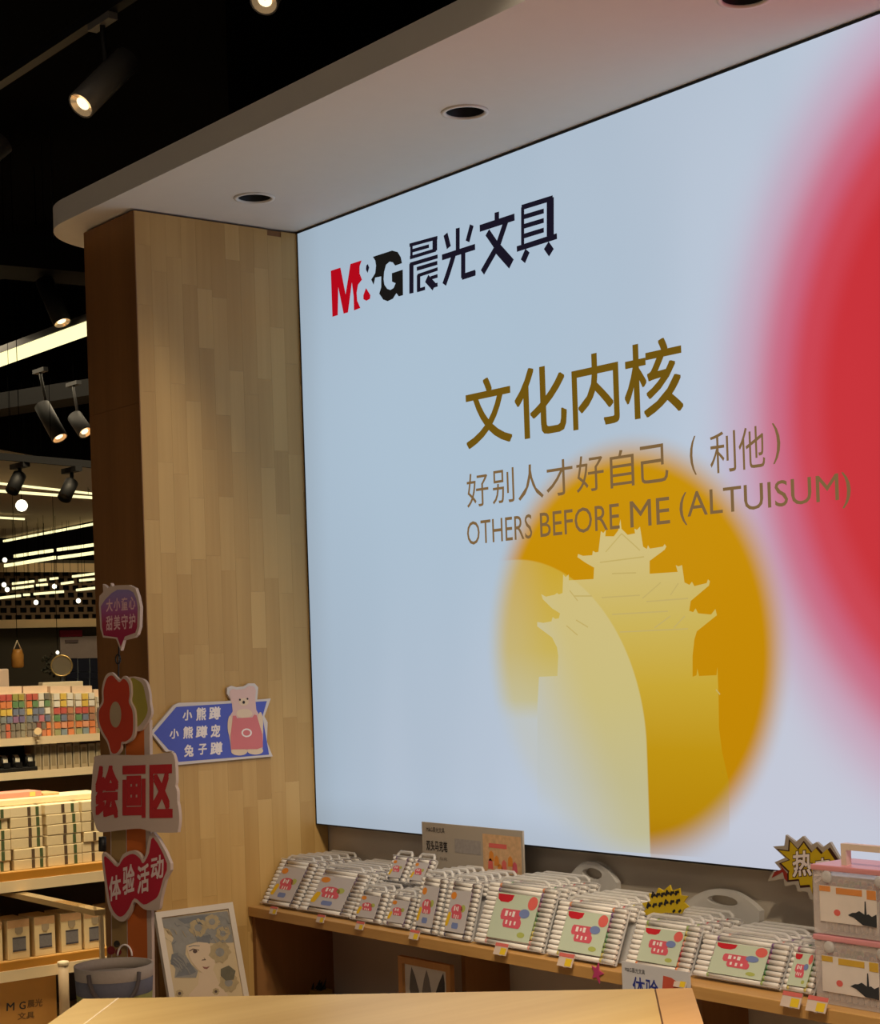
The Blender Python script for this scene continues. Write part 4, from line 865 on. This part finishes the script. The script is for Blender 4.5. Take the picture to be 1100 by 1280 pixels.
# dark beams and ducts
def beam(name, a, b_, D0, D1, h, w, m, label, cat):
    P, Q = dep(*a, D0), dep(*b_, D1); d = (Q-P); side = Vector((-d.y, d.x, 0)).normalized()*w
    tag(obj(name, obox(BM(), P, d, side, Vector((0, 0, h))), m), label, cat)
beam('air_duct', (-150, 318), (240, 352), 8.2, 8.8, .16, .3, mat('duct_metal', (12, 12, 14), .8, spec=.1), 'dark grey air duct under the black ceiling beside the pier', 'duct')
beam('ceiling_beam', (-150, 372), (60, 300), 9.6, 9.0, .10, .3, mat('beam_brown', (26, 20, 15), .8, spec=.1), 'brown beam at the left edge under the air duct', 'beam')
beam('ceiling_beam', (-100, 527), (200, 480), 10.8, 10.4, .1, .25, mat('beam_grey', (14, 14, 14), .8, spec=.1), 'dark grey beam above the black ceiling spotlights', 'beam')
beam('lighting_track', (-100, 566), (180, 590), 7.55, 7.65, .03, .03, far_metal, 'black track carrying the two silhouetted spotlights', 'lighting track')

# ================================================================== far curved soffit, open-cell ceiling and tubes
soff = mat('far_soffit', (158, 134, 108), .8, var=.03); trim_tan = mat('trim_tan', (226, 196, 146), .6, var=.03)
ZS = 2.45
A_, B_, C_, D_ = on(-260, 556, 'z', ZS), on(190, 632, 'z', ZS), on(190, 636, 'z', ZS), on(-260, 738, 'z', ZS)
mid1 = on(-40, 594, 'z', ZS); mid2 = on(80, 612, 'z', ZS); m3 = on(90, 657, 'z', ZS); m4 = on(-40, 686, 'z', ZS)
fs = obj('ceiling_far_soffit', prism(BM(), [A_, mid1, mid2, B_, C_, m3, m4, D_], (0, 0, -1), .15), soff); fs['kind'] = 'structure'; fs['label'] = 'far curved pale soffit edged with light strips'
def strip(a, b_, z, label, th=.018, top=4.3, D=None):
    P, Q = (on(*a, 'z', z), on(*b_, 'z', z)) if D is None else (dep(*a, D), on(*b_, 'z', dep(*a, D).z)); d = Q-P; s_ = Vector((-d.y, d.x, 0)).normalized()*th
    t = thing('light_strip', label, 'light strip', tuple((P+Q)/2), 'light strips in the far ceiling')
    obj('tube', obox(BM(), P, d, s_, Vector((0, 0, th*1.2))), tube_glow, t)
    for k in (.2, .8):
        c_ = P+d*k+s_*.5+Vector((0, 0, th*1.2)); obj('hanger', tube(BM(), [c_, Vector((c_.x, c_.y, top))], .0012, 4), wire_black, t)
strip((-60, 599), (150, 622), ZS-.03, 'upper light strip along the front edge of the far curved soffit', .009, ZS-.001)
strip((-60, 611), (150, 626), ZS-.06, 'lower light strip along the front edge of the far curved soffit', .011, ZS-.001)
strip((-40, 646), (31, 650), ZS-.03, 'short light strip under the far curved soffit, left edge', .010, ZS-.001)
strip((-40, 686), (150, 650), ZS-.03, 'light strip along the back edge of the far curved soffit', .012, ZS-.001)
DW = 12.6; wx = dep(60, 850, DW).x
for i, (a, b_) in enumerate([((17, 697), (64, 690)), ((71, 689), (130, 681)), ((5, 709), (67, 699)), ((72, 699), (130, 691))]):
    strip(a, b_, 0, ['upper left tube of the pair over the lattice frieze', 'upper right tube of the pair over the lattice frieze', 'lower left tube of the pair over the lattice frieze', 'lower right tube of the pair over the lattice frieze'][i], .016, D=[11.6, 11.6, 11.2, 11.2][i])
for i, (a, b_) in enumerate([((15, 731), (41, 728)), ((48, 727), (56, 726)), ((62, 725), (71, 724)), ((90, 722), (130, 717)), ((15, 737), (40, 734)), ((45, 733), (58, 732)), ((76, 731), (90, 729)), ((99, 727), (130, 724)), ((-10, 750), (24, 746)), ((29, 745), (36, 744.6)), ((42, 744), (78, 741)), ((95, 739), (130, 735))]):
    strip(a, b_, 0, ['first', 'second', 'third', 'rightmost'][i % 4]+' tube from the left in the '+['top', 'middle', 'bottom'][i//4]+' row before the lattice frieze', .012, D=11.6-.35*(i//4))
# lattice frieze: staggered cells in a tan grid on the far wall
lat = thing('lattice_frieze', 'tan lattice frieze with staggered dark openings high on the far wall', 'frieze', (wx+.05, 2.6, on(60, 776, 'x', wx+.05).z))
XL = wx+.05; zt_, zb_ = on(60, 712, 'x', XL).z, on(60, 776, 'x', XL).z; nrow = 7; bm = BM(); y0, y1 = on(-420, 740, 'x', XL).y, on(300, 740, 'x', XL).y; lat.location.y = (y0+y1)/2
obj('backing', bx(BM(), (XL-.045, y0, zb_), (XL-.04, y1, zt_)), mat('frieze_dark', (16, 13, 10), .8), lat)
rh = (zt_-zb_)/nrow; cwid = .075; lm = mat('lattice_tan', (112, 90, 64), .7)
for r_ in range(nrow+1): obj('lattice_bar', bx(BM(), (XL-.012, y0, zb_+r_*rh-.008), (XL, y1, zb_+r_*rh+.008)), lm, lat)
for r_ in range(nrow):
    y = y0+(cwid/2 if r_ % 2 else 0); bm = BM()
    while y < y1: bx(bm, (XL-.011, y, zb_+r_*rh+.0081), (XL-.001, y+.026, zb_+(r_+1)*rh-.0081)); y += cwid
    tag(obj('lattice_studs', bm, lm, lat), kind='stuff')
for nm, a, b_ in (('trim_1', 704, 712), ('trim_2', 774, 781)):
    za, zb2_ = on(60, b_, 'x', XL+.03).z, on(60, a, 'x', XL+.03).z; struct(nm, bx(bx(BM(), (XL+.0005, y0-.5, za), (XL+.05, y1+2, zb2_)), (XL+.0505, y0-.5, za-.02), (XL+.07, y1+2, za+.012)), trim_tan, 'tan fascia along the '+('top' if nm[-1] == '1' else 'bottom')+' of the lattice frieze')
for i, (px, py) in enumerate([(6, 700), (5, 731), (9, 737), (45, 753), (98, 751), (68, 733)]):
    c_ = dep(px, py, 11.6); g = thing('ceiling_bulb', ['white bulb left of the upper ceiling tubes', 'upper one of two white bulbs at the left picture edge', 'lower one of two white bulbs at the left picture edge', 'white bulb before the lattice frieze, left of the other', 'white bulb before the lattice frieze, nearer the pier', 'small bulb between the tubes before the frieze'][i], 'bulb', tuple(c_), 'far ceiling bulbs')
    r_ = .016; obj('globe', lathe(BM(), c_-Vector((0, 0, r_)), (0, 0, 1), [(0, .003), (r_*.3, r_*.75), (r_, r_), (r_*1.7, r_*.75), (r_*2, .004)], 12), bulb_glow, g); obj('cord', tube(BM(), [c_+Vector((0, 0, r_)), (c_.x, c_.y, 4.3)], .0012, 4), wire_black, g)
# far wall with poster and window grid
struct('wall_far', bx(BM(), (wx-.2, -6, 0), (wx, 10, on(60, 700, 'x', wx).z)), mat('wall_olive', (78, 70, 54), .8, var=.12, scale=.6))
def far_rect(name, px0, px1, py0, py1, m, label, cat, d=.02):
    P, Q = on(px0, py0, 'x', wx+d), on(px1, py1, 'x', wx+d); return bx(BM(), (wx+d-.015, P.y, Q.z), (wx+d, Q.y, P.z)), m
struct('wall_far_upper', bx(BM(), (wx-.2, -6, on(60, 700, 'x', wx).z+.001), (wx-.02, 10, 4.3)), black_paint)
po = thing('wall_poster', 'pale poster with a crimson header on the far wall', 'poster', tuple(on(95, 820, 'x', wx+.02)))
for nm, r_, m_ in (('sheet', (75, 132, 796, 822), mat('poster_grey', (170, 152, 142), .7)), ('crimson_header', (75, 103, 788, 796), mat('poster_crimson', (150, 24, 50), .7)), ('lettering_bar', (82, 98, 800, 803), mat('poster_ink', (110, 92, 88), .7))):
    b_, m_ = far_rect(nm, *r_, m_, '', '', .02 if nm != 'lettering_bar' else .03); obj(nm, b_, m_, po)
wg = thing('shop_window', 'dark gridded window on the far wall below the poster', 'window', tuple(on(100, 870, 'x', wx+.02)))
for i, (a, b_) in enumerate(((83, 97), (98.5, 112), (113.5, 134))):
    for c_, d_ in ((823, 839), (840.5, 848), (849.5, 872)):
        q, _ = far_rect('', a, b_, c_, d_, None, '', '', .02); obj('pane', q, mat('pane_dark', (36, 38, 52), .2), wg)
q, _ = far_rect('', 82, 135, 822, 873, None, '', '', .008); obj('window_frame', q, mat('frame_greyblue', (120, 126, 132), .6), wg)

# ================================================================== rear rack with pen displays
XR = -3.2; shelf_l = mat('shelf_laminate', (196, 156, 96), .5, var=.06); lip_l = mat('lip_laminate', (226, 206, 170), .5, var=.04); strip_o = mat('ticket_strip', (178, 122, 36), .5, var=.05)
zu, zl = on(60, 921, 'x', XR).z, on(60, 963, 'x', XR).z
rk = thing('display_rack', 'rear wooden rack holding colourful marker displays', 'rack', (XR-.2, .6, 0))
for z_ in (zu, zl, .55): obj('shelf_board', bx(BM(), (XR-.42, -1.2, z_-.028), (XR, 2.2, z_)), shelf_l, rk); obj('shelf_lip', bx(BM(), (XR, -1.2, z_-.034), (XR+.012, 2.2, z_+.004)), lip_l, rk)
for y_ in (-1.2, 2.18): obj('side_panel', bx(BM(), (XR-.42, y_-.02, 0), (XR, y_, zu+.02)), shelf_l, rk)
obj('back_panel', bx(BM(), (XR-.45, -1.2, 0), (XR-.421, 2.2, zu+.02)), mat('rack_back', (70, 58, 44), .7), rk)
cell = objcol('printed_cell', .5); cell_me = {}
def ybox(px0, px1, py0, py1, X): a, b_ = on(px0, py1, 'x', X), on(px1, py1, 'x', X); return a.y, b_.y, on((px0+px1)/2, py0, 'x', X).z
def marker_display(px0, px1, ptop, label, rows, xoff=.05):
    X = XR-xoff; ya_, yb_, zt_ = ybox(px0, px1, ptop, 918, X); z0 = zu+.001; t = thing('marker_display', label, 'display box', (X, (ya_+yb_)/2, z0), 'marker displays on the rear rack')
    obj('carton', bx(BM(), (X-.12, ya_, z0), (X, yb_, zt_)), cream, t)
    obj('header', bx(BM(), (X-.12, ya_, zt_+.0004), (X-.02, yb_, zt_+.035)), mat('header_peach', (232, 204, 176), .6), t)
    H_ = zt_-z0; nr = len(rows)
    for r_, row in enumerate(rows):
        for c_, colr_ in enumerate(row):
            y_a = ya_+(yb_-ya_)*(c_+.08)/len(row); y_b = ya_+(yb_-ya_)*(c_+.92)/len(row); z_b = zt_-H_*(r_+.08)/nr; z_a = zt_-H_*(r_+.92)/nr
            o = obj('marker_end', bx(BM(), (X+.0003, y_a, z_a), (X+.012, y_b, z_b)), cell, t); o.color = (*lin(colr_), 1)
R_, O1, Y_, G_c, Bc, Pc, Wc, Dk = (196, 58, 40), (222, 120, 40), (226, 190, 60), (76, 130, 70), (96, 110, 140), (136, 92, 140), (230, 224, 210), (110, 104, 92)
gridA = [[R_, R_, (150, 150, 50), (170, 150, 40)], [O1, O1, G_c, G_c], [Y_, Y_, Bc, Bc], [(120, 130, 130), Bc, Pc, (100, 90, 140)], [Dk, (200, 90, 50), Dk, Dk, (130, 130, 110)], [Dk, (190, 80, 40), Dk, Dk, (130, 130, 110)]]
gridB = [[R_, (190, 70, 40), Wc, Dk], [O1, G_c, Wc, G_c], [Y_, Bc, Bc, Wc], [(110, 120, 130), Bc, (190, 100, 120), Bc], [Dk, Dk, (140, 60, 40), Dk, O1], [Dk, Dk, Dk, (190, 110, 60), O1]]
marker_display(-32, -2, 869, 'marker display at the very left edge, mostly out of the picture', gridB)
marker_display(0, 31, 867, 'marker display with rainbow ends next to the left picture edge', gridA)
marker_display(33, 63, 866, 'marker display with silver and rainbow ends in the middle of the rear rack', gridB)
tall = [[Wc, Y_, Wc], [Wc, Y_, Wc], [R_, R_, (190, 120, 70)], [G_c, Bc, (160, 110, 80)], [O1, (226, 150, 110), O1], [(150, 150, 90), (120, 140, 150), O1]]
for i, (a, b_, tp) in enumerate(((67, 92, 866), (94, 119, 866), (121, 146, 870))): marker_display(a, b_, tp, ['pale stepped marker display left of its twin, by the pier', 'pale stepped marker display nearest the red flower', 'pale marker display hidden behind the red flower'][i], tall, .02)
ya_, yb_, zt_ = ybox(55, 106, 852, 918, XR-.2); tag(obj('header_board', bx(BM(), (XR-.25, ya_, zu+.001), (XR-.2, yb_, zt_)), cream, bevel=.004), 'cream backing carton standing behind the pale stepped marker displays', 'carton')
ya_, yb_, zt_ = ybox(-10, 14, 836, 918, XR-.28); tag(obj('pale_carton', bx(BM(), (XR-.36, ya_, zu+.001), (XR-.28, yb_, zt_)), mat('pale_peach', (214, 190, 170), .6), bevel=.01), 'pale peach carton rising behind the displays at the left edge', 'carton')
# silver boxes and tape dispensers on the lower board
silver = mat('silver_box', (190, 178, 150), .35, .3, var=.08)
for i in range(9):
    a = 44+i*9.6; ya_, yb_, zt_ = ybox(a, a+9, 930-(i % 3), 961, XR-.03)
    t = thing('silver_box', f'{["first","second","third","fourth","fifth","sixth","seventh","eighth","ninth"][i]} slim silver box counted from the tape dispensers on the rear rack', 'box', (XR-.03, (ya_+yb_)/2, zl+.0005), 'slim silver boxes on the rear rack')
    obj('body', bx(BM(), (XR-.15, ya_, zl+.0005), (XR-.03, yb_-.003, zt_)), silver, t, bevel=.002); obj('spine_groove', bx(BM(), (XR-.0299, ya_+.008, zl+.02), (XR-.0285, yb_-.011, zt_-.015)), mat('groove', (150, 136, 108), .5), t)
for i, px in enumerate((4, 19, 35)):
    y_ = on(px, 960, 'x', XR-.06).y; t = thing('tape_dispenser', ['black tape dispenser at the left edge of the rear rack', 'black tape dispenser with a white roll on the rear rack', 'black tape dispenser beside the slim silver boxes'][i], 'tape dispenser', (XR-.06, y_, zl+.0005), 'tape dispensers on the rear rack')
    obj('base', bx(BM(), (XR-.11, y_-.035, zl+.0005), (XR-.02, y_+.035, zl+.025)), near_black, t, bevel=.006); obj('cheek', lathe(BM(), (XR-.065, y_-.024, zl+.055), (0, 1, 0), [(0, .03), (.006, .034), (.012, .03)], 16), near_black, t)
    obj('tape_roll', lathe(BM(), (XR-.065, y_-.010, zl+.055), (0, 1, 0), [(0, .032), (.024, .032), (.024, .016), (0, .016), (0, .032)], 18, cap=False), mat('tape_white', (226, 220, 200), .3), t)
    obj('cutter', bx(BM(), (XR-.03, y_-.016, zl+.0255), (XR-.018, y_+.02, zl+.05)), dark_metal, t)
c_ = on(47, 914, 'x', XR+.03); t = thing('shelf_knob_light', 'small glowing peach lamp on the front edge of the rear rack', 'lamp', (XR+.03, c_.y, c_.z))
obj('globe', lathe(BM(), (XR+.034, c_.y, c_.z-.018), (0, 0, 1), [(0, .004), (.006, .015), (.018, .020), (.030, .015), (.036, .004)], 12), emit('peach_glow', (240, 190, 120), .9), t); obj('bracket', bx(BM(), (XR+.0125, c_.y-.006, zu-.02), (XR+.034, c_.y+.006, zu-.012)), lip_l, t)
# hanging pouch and mirror ball fan above the rack
hp = dep(22, 822, 9.2); t = thing('hanging_pouch', 'amber glass lantern pouch hanging left of the mirror, far aisle', 'lantern', tuple(hp))
obj('pouch', lathe(BM(), hp-Vector((0, 0, .055)), (0, 0, 1), [(0, .022), (.008, .032), (.07, .032), (.085, .026), (.1, .024)], 14), mat('amber', (186, 132, 60), .25, var=.35, scale=30), t); obj('cord', tube(BM(), [hp+Vector((0, -.02, .045)), hp+Vector((0, 0, .09)), hp+Vector((0, .02, .045))], .004, 6), cream, t); obj('wire', tube(BM(), [hp+Vector((0, 0, .09)), (hp.x, hp.y, 4.3)], .0015, 5), wire_black, t)
mb = on(77, 832, 'x', XR-.30); t = thing('round_mirror', 'round brass rimmed mirror with a dark leafy wreath in the far aisle', 'mirror', (mb.x, mb.y, zu))
vx = (CAM-mb).normalized(); obj('disc', lathe(BM(), mb, vx, [(0, .05), (.01, .05)], 24), mat('mirror_disc', (180, 168, 140), .15, .7), t); obj('rim', lathe(BM(), mb, vx, [(-.002, .050), (.014, .050), (.014, .058), (-.002, .058), (-.002, .05)], 24, cap=False), mat('brass', (196, 170, 110), .3, .8), t); obj('stand', tube(BM(), [mb-Vector((0, 0, .06)), (mb.x, mb.y, zu+.001)], .012, 8), near_black, t)
b = BM()
for i in range(40):
    a = random.uniform(1.6, 4.6); r_ = random.uniform(.03, .09); c_ = mb+RT*(r_*math.cos(a)-.02)+UP*(r_*math.sin(a)*.7); tube(b, [c_, c_+Vector((random.uniform(-.02, .02), random.uniform(-.02, .02), random.uniform(-.02, .02)))], [.008, .001], 5)
tag(obj('wreath', b, mat('wreath', (40, 40, 26), .8), t), kind='stuff')
b4 = dep(72, 818, 9.2); t = thing('small_bulb', 'tiny bright bulb above the round mirror', 'bulb', tuple(b4)); obj('globe', lathe(BM(), b4, (0, 0, 1), [(0, .002), (.006, .009), (.014, .009), (.02, .002)], 10), bulb_glow, t); obj('wire', tube(BM(), [b4+Vector((0, 0, .02)), (b4.x, b4.y, 4.3)], .0015, 5), wire_black, t)

# ================================================================== front rack: notepad stacks, cartons, shipping box
XF = -2.0; zb1, zb2 = on(60, 1195, 'x', XF).z, on(60, 1085, 'x', XF).z
fr = thing('stock_rack', 'front laminate rack with notepad stacks above a row of cream cartons', 'rack', (XF-.2, 0, 0))
for z_ in (zb1, zb2):
    obj('shelf_board', bx(BM(), (XF-.45, -1.4, z_-.03), (XF-.002, 1.2, z_)), shelf_l, fr); obj('ticket_strip', bx(BM(), (XF-.0015, -1.4, z_-.036), (XF+.008, 1.2, z_-.002)), strip_o, fr); obj('shelf_lip', bx(BM(), (XF-.0015, -1.4, z_-.082), (XF+.014, 1.2, z_-.0365)), lip_l, fr)
for y_ in (-1.4, 1.2): obj('side_panel', bx(BM(), (XF-.45, y_-.02, 0), (XF-.002, y_, zb2+.25)), shelf_l, fr)
obj('back_panel', bx(BM(), (XF-.48, -1.4, 0), (XF-.451, 1.2, zb2+.26)), mat('rack_back', (70, 58, 44)), fr)
pad_c = mat('pad_pages', (222, 204, 164), .75, var=.08, scale=40); pad_t = mat('pad_top', (232, 216, 178), .7, var=.05); band_g = mat('band_green', (74, 92, 56), .6); band_b = mat('band_brown', (88, 70, 52), .6)
ph = .0445
for s_, (pxa, pxb, bands) in enumerate(((-34, 14, (.2, .78)), (15, 57, (.60, .86)), (58, 103, (.52, .80)), (104, 150, (.3, .7)))):
    for k in range(6):
        px_shift = -2.4*(k < 2)*(2-k)*0; ya_ = on(pxa, 1080, 'x', XF-.03).y; yb_ = on(pxb, 1080, 'x', XF-.03).y; z0 = zb2+.0006+k*ph; j = random.uniform(-.006, .006); w_ = yb_-ya_-.008
        nm = ['notepad stack cut off by the left edge', 'left notepad stack', 'middle notepad stack', 'notepad stack behind the red ribbon'][s_]
        t = thing('notepad', f'{["bottom","second lowest","third lowest","fourth lowest","second highest","top"][k]} cream banded notepad of the {nm}', 'notepad', (XF-.03, (ya_+yb_)/2, z0), f'pads of the {nm}')
        obj('page_block', bx(BM(), (XF-.30, ya_+.004+j, z0), (XF-.03+j*.5, ya_+.004+j+w_, z0+ph-.0012)), pad_c if k < 5 else pad_t, t, bevel=.003)
        for u in bands:
            yc = ya_+.004+j+w_*u; obj('paper_band', bx(BM(), (XF-.031+j*.5, yc-.007, z0+.003), (XF-.0285+j*.5, yc+.007, z0+ph-.004)), (band_g if u > .7 else band_b), t)
zt_ = zb2+6*ph
ya_, yb_ = on(-30, 985, 'x', XF-.2).y, on(120, 985, 'x', XF-.2).y
tag(obj('flat_carton', bx(BM(), (XF-.29, ya_, zt_+.001), (XF-.10, yb_, zt_+.028)), pad_t, bevel=.004), 'long cream carton lying on top of the notepad stacks', 'carton')
for i, (a, b_, c_, lb) in enumerate(((-20, 44, (226, 150, 130), 'pink folder lying on the cream carton at the left edge'), (46, 66, (220, 180, 130), 'short tan pad lying on the cream carton'))):
    ya_, yb_ = on(a, 975, 'x', XF-.22).y, on(b_, 975, 'x', XF-.22).y; t = thing('folder', lb, 'folder', (XF-.22, (ya_+yb_)/2, zt_+.029)); m_ = mat('folder_pink' if i == 0 else 'folder_tan', c_, .6)
    obj('cover', bx(BM(), (XF-.29, ya_, zt_+.0285), (XF-.16, yb_, zt_+.052-.012*i)), m_, t, bevel=.003)
    if i == 0: obj('yellow_tab', bx(BM(), (XF-.1598, ya_+.18, zt_+.031), (XF-.158, yb_-.03, zt_+.050)), mat('tab_yellow', (226, 206, 110), .6), t)
# glossy divider rail above the cartons, running back from the rack's front
P = on(-20, 1110, 'z', .56); Q = on(133, 1143, 'z', .56)
obj('divider_rail', obox(BM(), P, Q-P, Vector((0, -.05, 0)), Vector((0, 0, .022))), mat('acrylic_tan', (206, 178, 130), .12, var=.05, coat=1), fr)
obj('divider_post', obox(BM(), Q-Vector((.03, .02, .0005)), Vector((.015, 0, 0)), Vector((0, .015, 0)), Vector((0, 0, -(.56-zb1-.002)))), lip_l, fr)
# cream cartons
carton_m = mat('carton_cream', (232, 210, 164), .6, var=.04); lab_grey = mat('carton_label', (120, 118, 124), .5, var=.25, scale=120); lab_dark = mat('carton_label_dark', (66, 64, 76), .5, var=.2); tab_grey = mat('carton_tab', (170, 154, 130), .5); top_pink = mat('carton_top', (206, 164, 120), .6, var=.15, scale=60)
for i, (a, b_, tp, bt) in enumerate(((-24, 5, 1152, 1199), (9, 39, 1149, 1197), (43, 71, 1146, 1193), (76, 104, 1142, 1189), (105, 134, 1137, 1184), (137, 165, 1133, 1180))):
    ya_, yb_ = on(a, bt, 'x', XF-.02).y, on(b_, bt, 'x', XF-.02).y; zt2 = zb1+.168
    t = thing('cream_carton', ['cream carton cut off by the left picture edge', 'first whole cream carton from the left picture edge', 'second whole cream carton from the left picture edge', 'third whole cream carton from the left picture edge', 'cream carton nearest the standee post', 'cream carton hidden behind the standee post'][i], 'carton', (XF-.02, (ya_+yb_)/2, zb1+.0005), 'cream cartons on the front rack')
    Xc = XF-.02; w_ = yb_-ya_
    obj('body', bx(BM(), (Xc-.16, ya_+.004, zb1+.0005), (Xc, yb_-.004, zt2)), carton_m, t, bevel=.003)
    def cf_(u0, u1, v0, v1, d): return bx(BM(), (Xc+.0002, ya_+w_*u0, zb1+.168*v0), (Xc+d, ya_+w_*u1, zb1+.168*v1))
    obj('label_window', cf_(.24, .80, .24, .52, .0012), lab_grey, t); obj('label_base', cf_(.24, .80, .20, .2395, .0014), lab_dark, t); obj('label_header', cf_(.24, .80, .5205, .56, .0014), lab_dark, t); obj('upper_print', cf_(.05, .95, .80, .985, .001), top_pink, t)
    obj('hang_tab', prism(BM(), [Vector((Xc+.0016, ya_+w_*u, zb1+.168*v)) for u, v in ((.36, .80), (.68, .80), (.68, .68), (.60, .62), (.44, .62), (.36, .68))], (1, 0, 0), .0014), tab_grey, t)
# shipping box on the floor
kraft = mat('kraft', (176, 126, 58), .8, var=.08, scale=12); X_ = XF-.01; ya_, yb_ = on(-70, 1230, 'x', X_).y, on(70, 1219, 'x', X_).y; zt_ = on(35, 1222, 'x', X_).z
t = thing('shipping_box', 'brown cardboard shipping box with black brand lettering under the front rack', 'cardboard box', (X_-.2, (ya_+yb_)/2, 0))
obj('carton', bx(BM(), (X_-.4, ya_, .0005), (X_, yb_, zt_)), kraft, t, bevel=.003); obj('tape', bx(BM(), (X_-.39, ya_+.01, zt_+.0002), (X_-.01, yb_-.01, zt_+.0008)), mat('tape_brown', (196, 150, 80), .4), t)
def kb(px, py): return on(px, py, 'x', X_+.0008)
for body, a, b_, v0, v1, m_ in (('M', 8, 18, 1264, 1254, ink), ('&', 18.5, 23.5, 1263, 1255, kraft), ('G', 24, 32, 1262, 1252.5, ink), ('晨光', 34, 53, 1260, 1250, mat('faint_print', (104, 74, 36), .8)), ('文具', 22, 43, 1275, 1266, mat('faint_print', (104, 74, 36), .8))):
    P = kb(a, v0); obj('lettering', text(BM(), body, P, kb(b_, v0-.11*(b_-a))-P, kb(a+.3, v1)-P, .02), m_, t)
b5 = thing('rolled_banner', 'pale rolled banner standing between the shipping box and the basket', 'banner', tuple(on(80, 1275, 'x', XF+.04))); b5.location.z = 0
y_ = on(80, 1240, 'x', XF+.05).y; obj('roll', lathe(BM(), (XF+.05, y_, 0.001), (0, 0, 1), [(0, .022), (.26, .022)], 12), mat('banner_pale', (180, 158, 130), .6), b5); obj('end_cap', lathe(BM(), (XF+.05, y_, .2605), (0, 0, 1), [(0, .024), (.015, .024), (.018, .01)], 12), cream, b5)
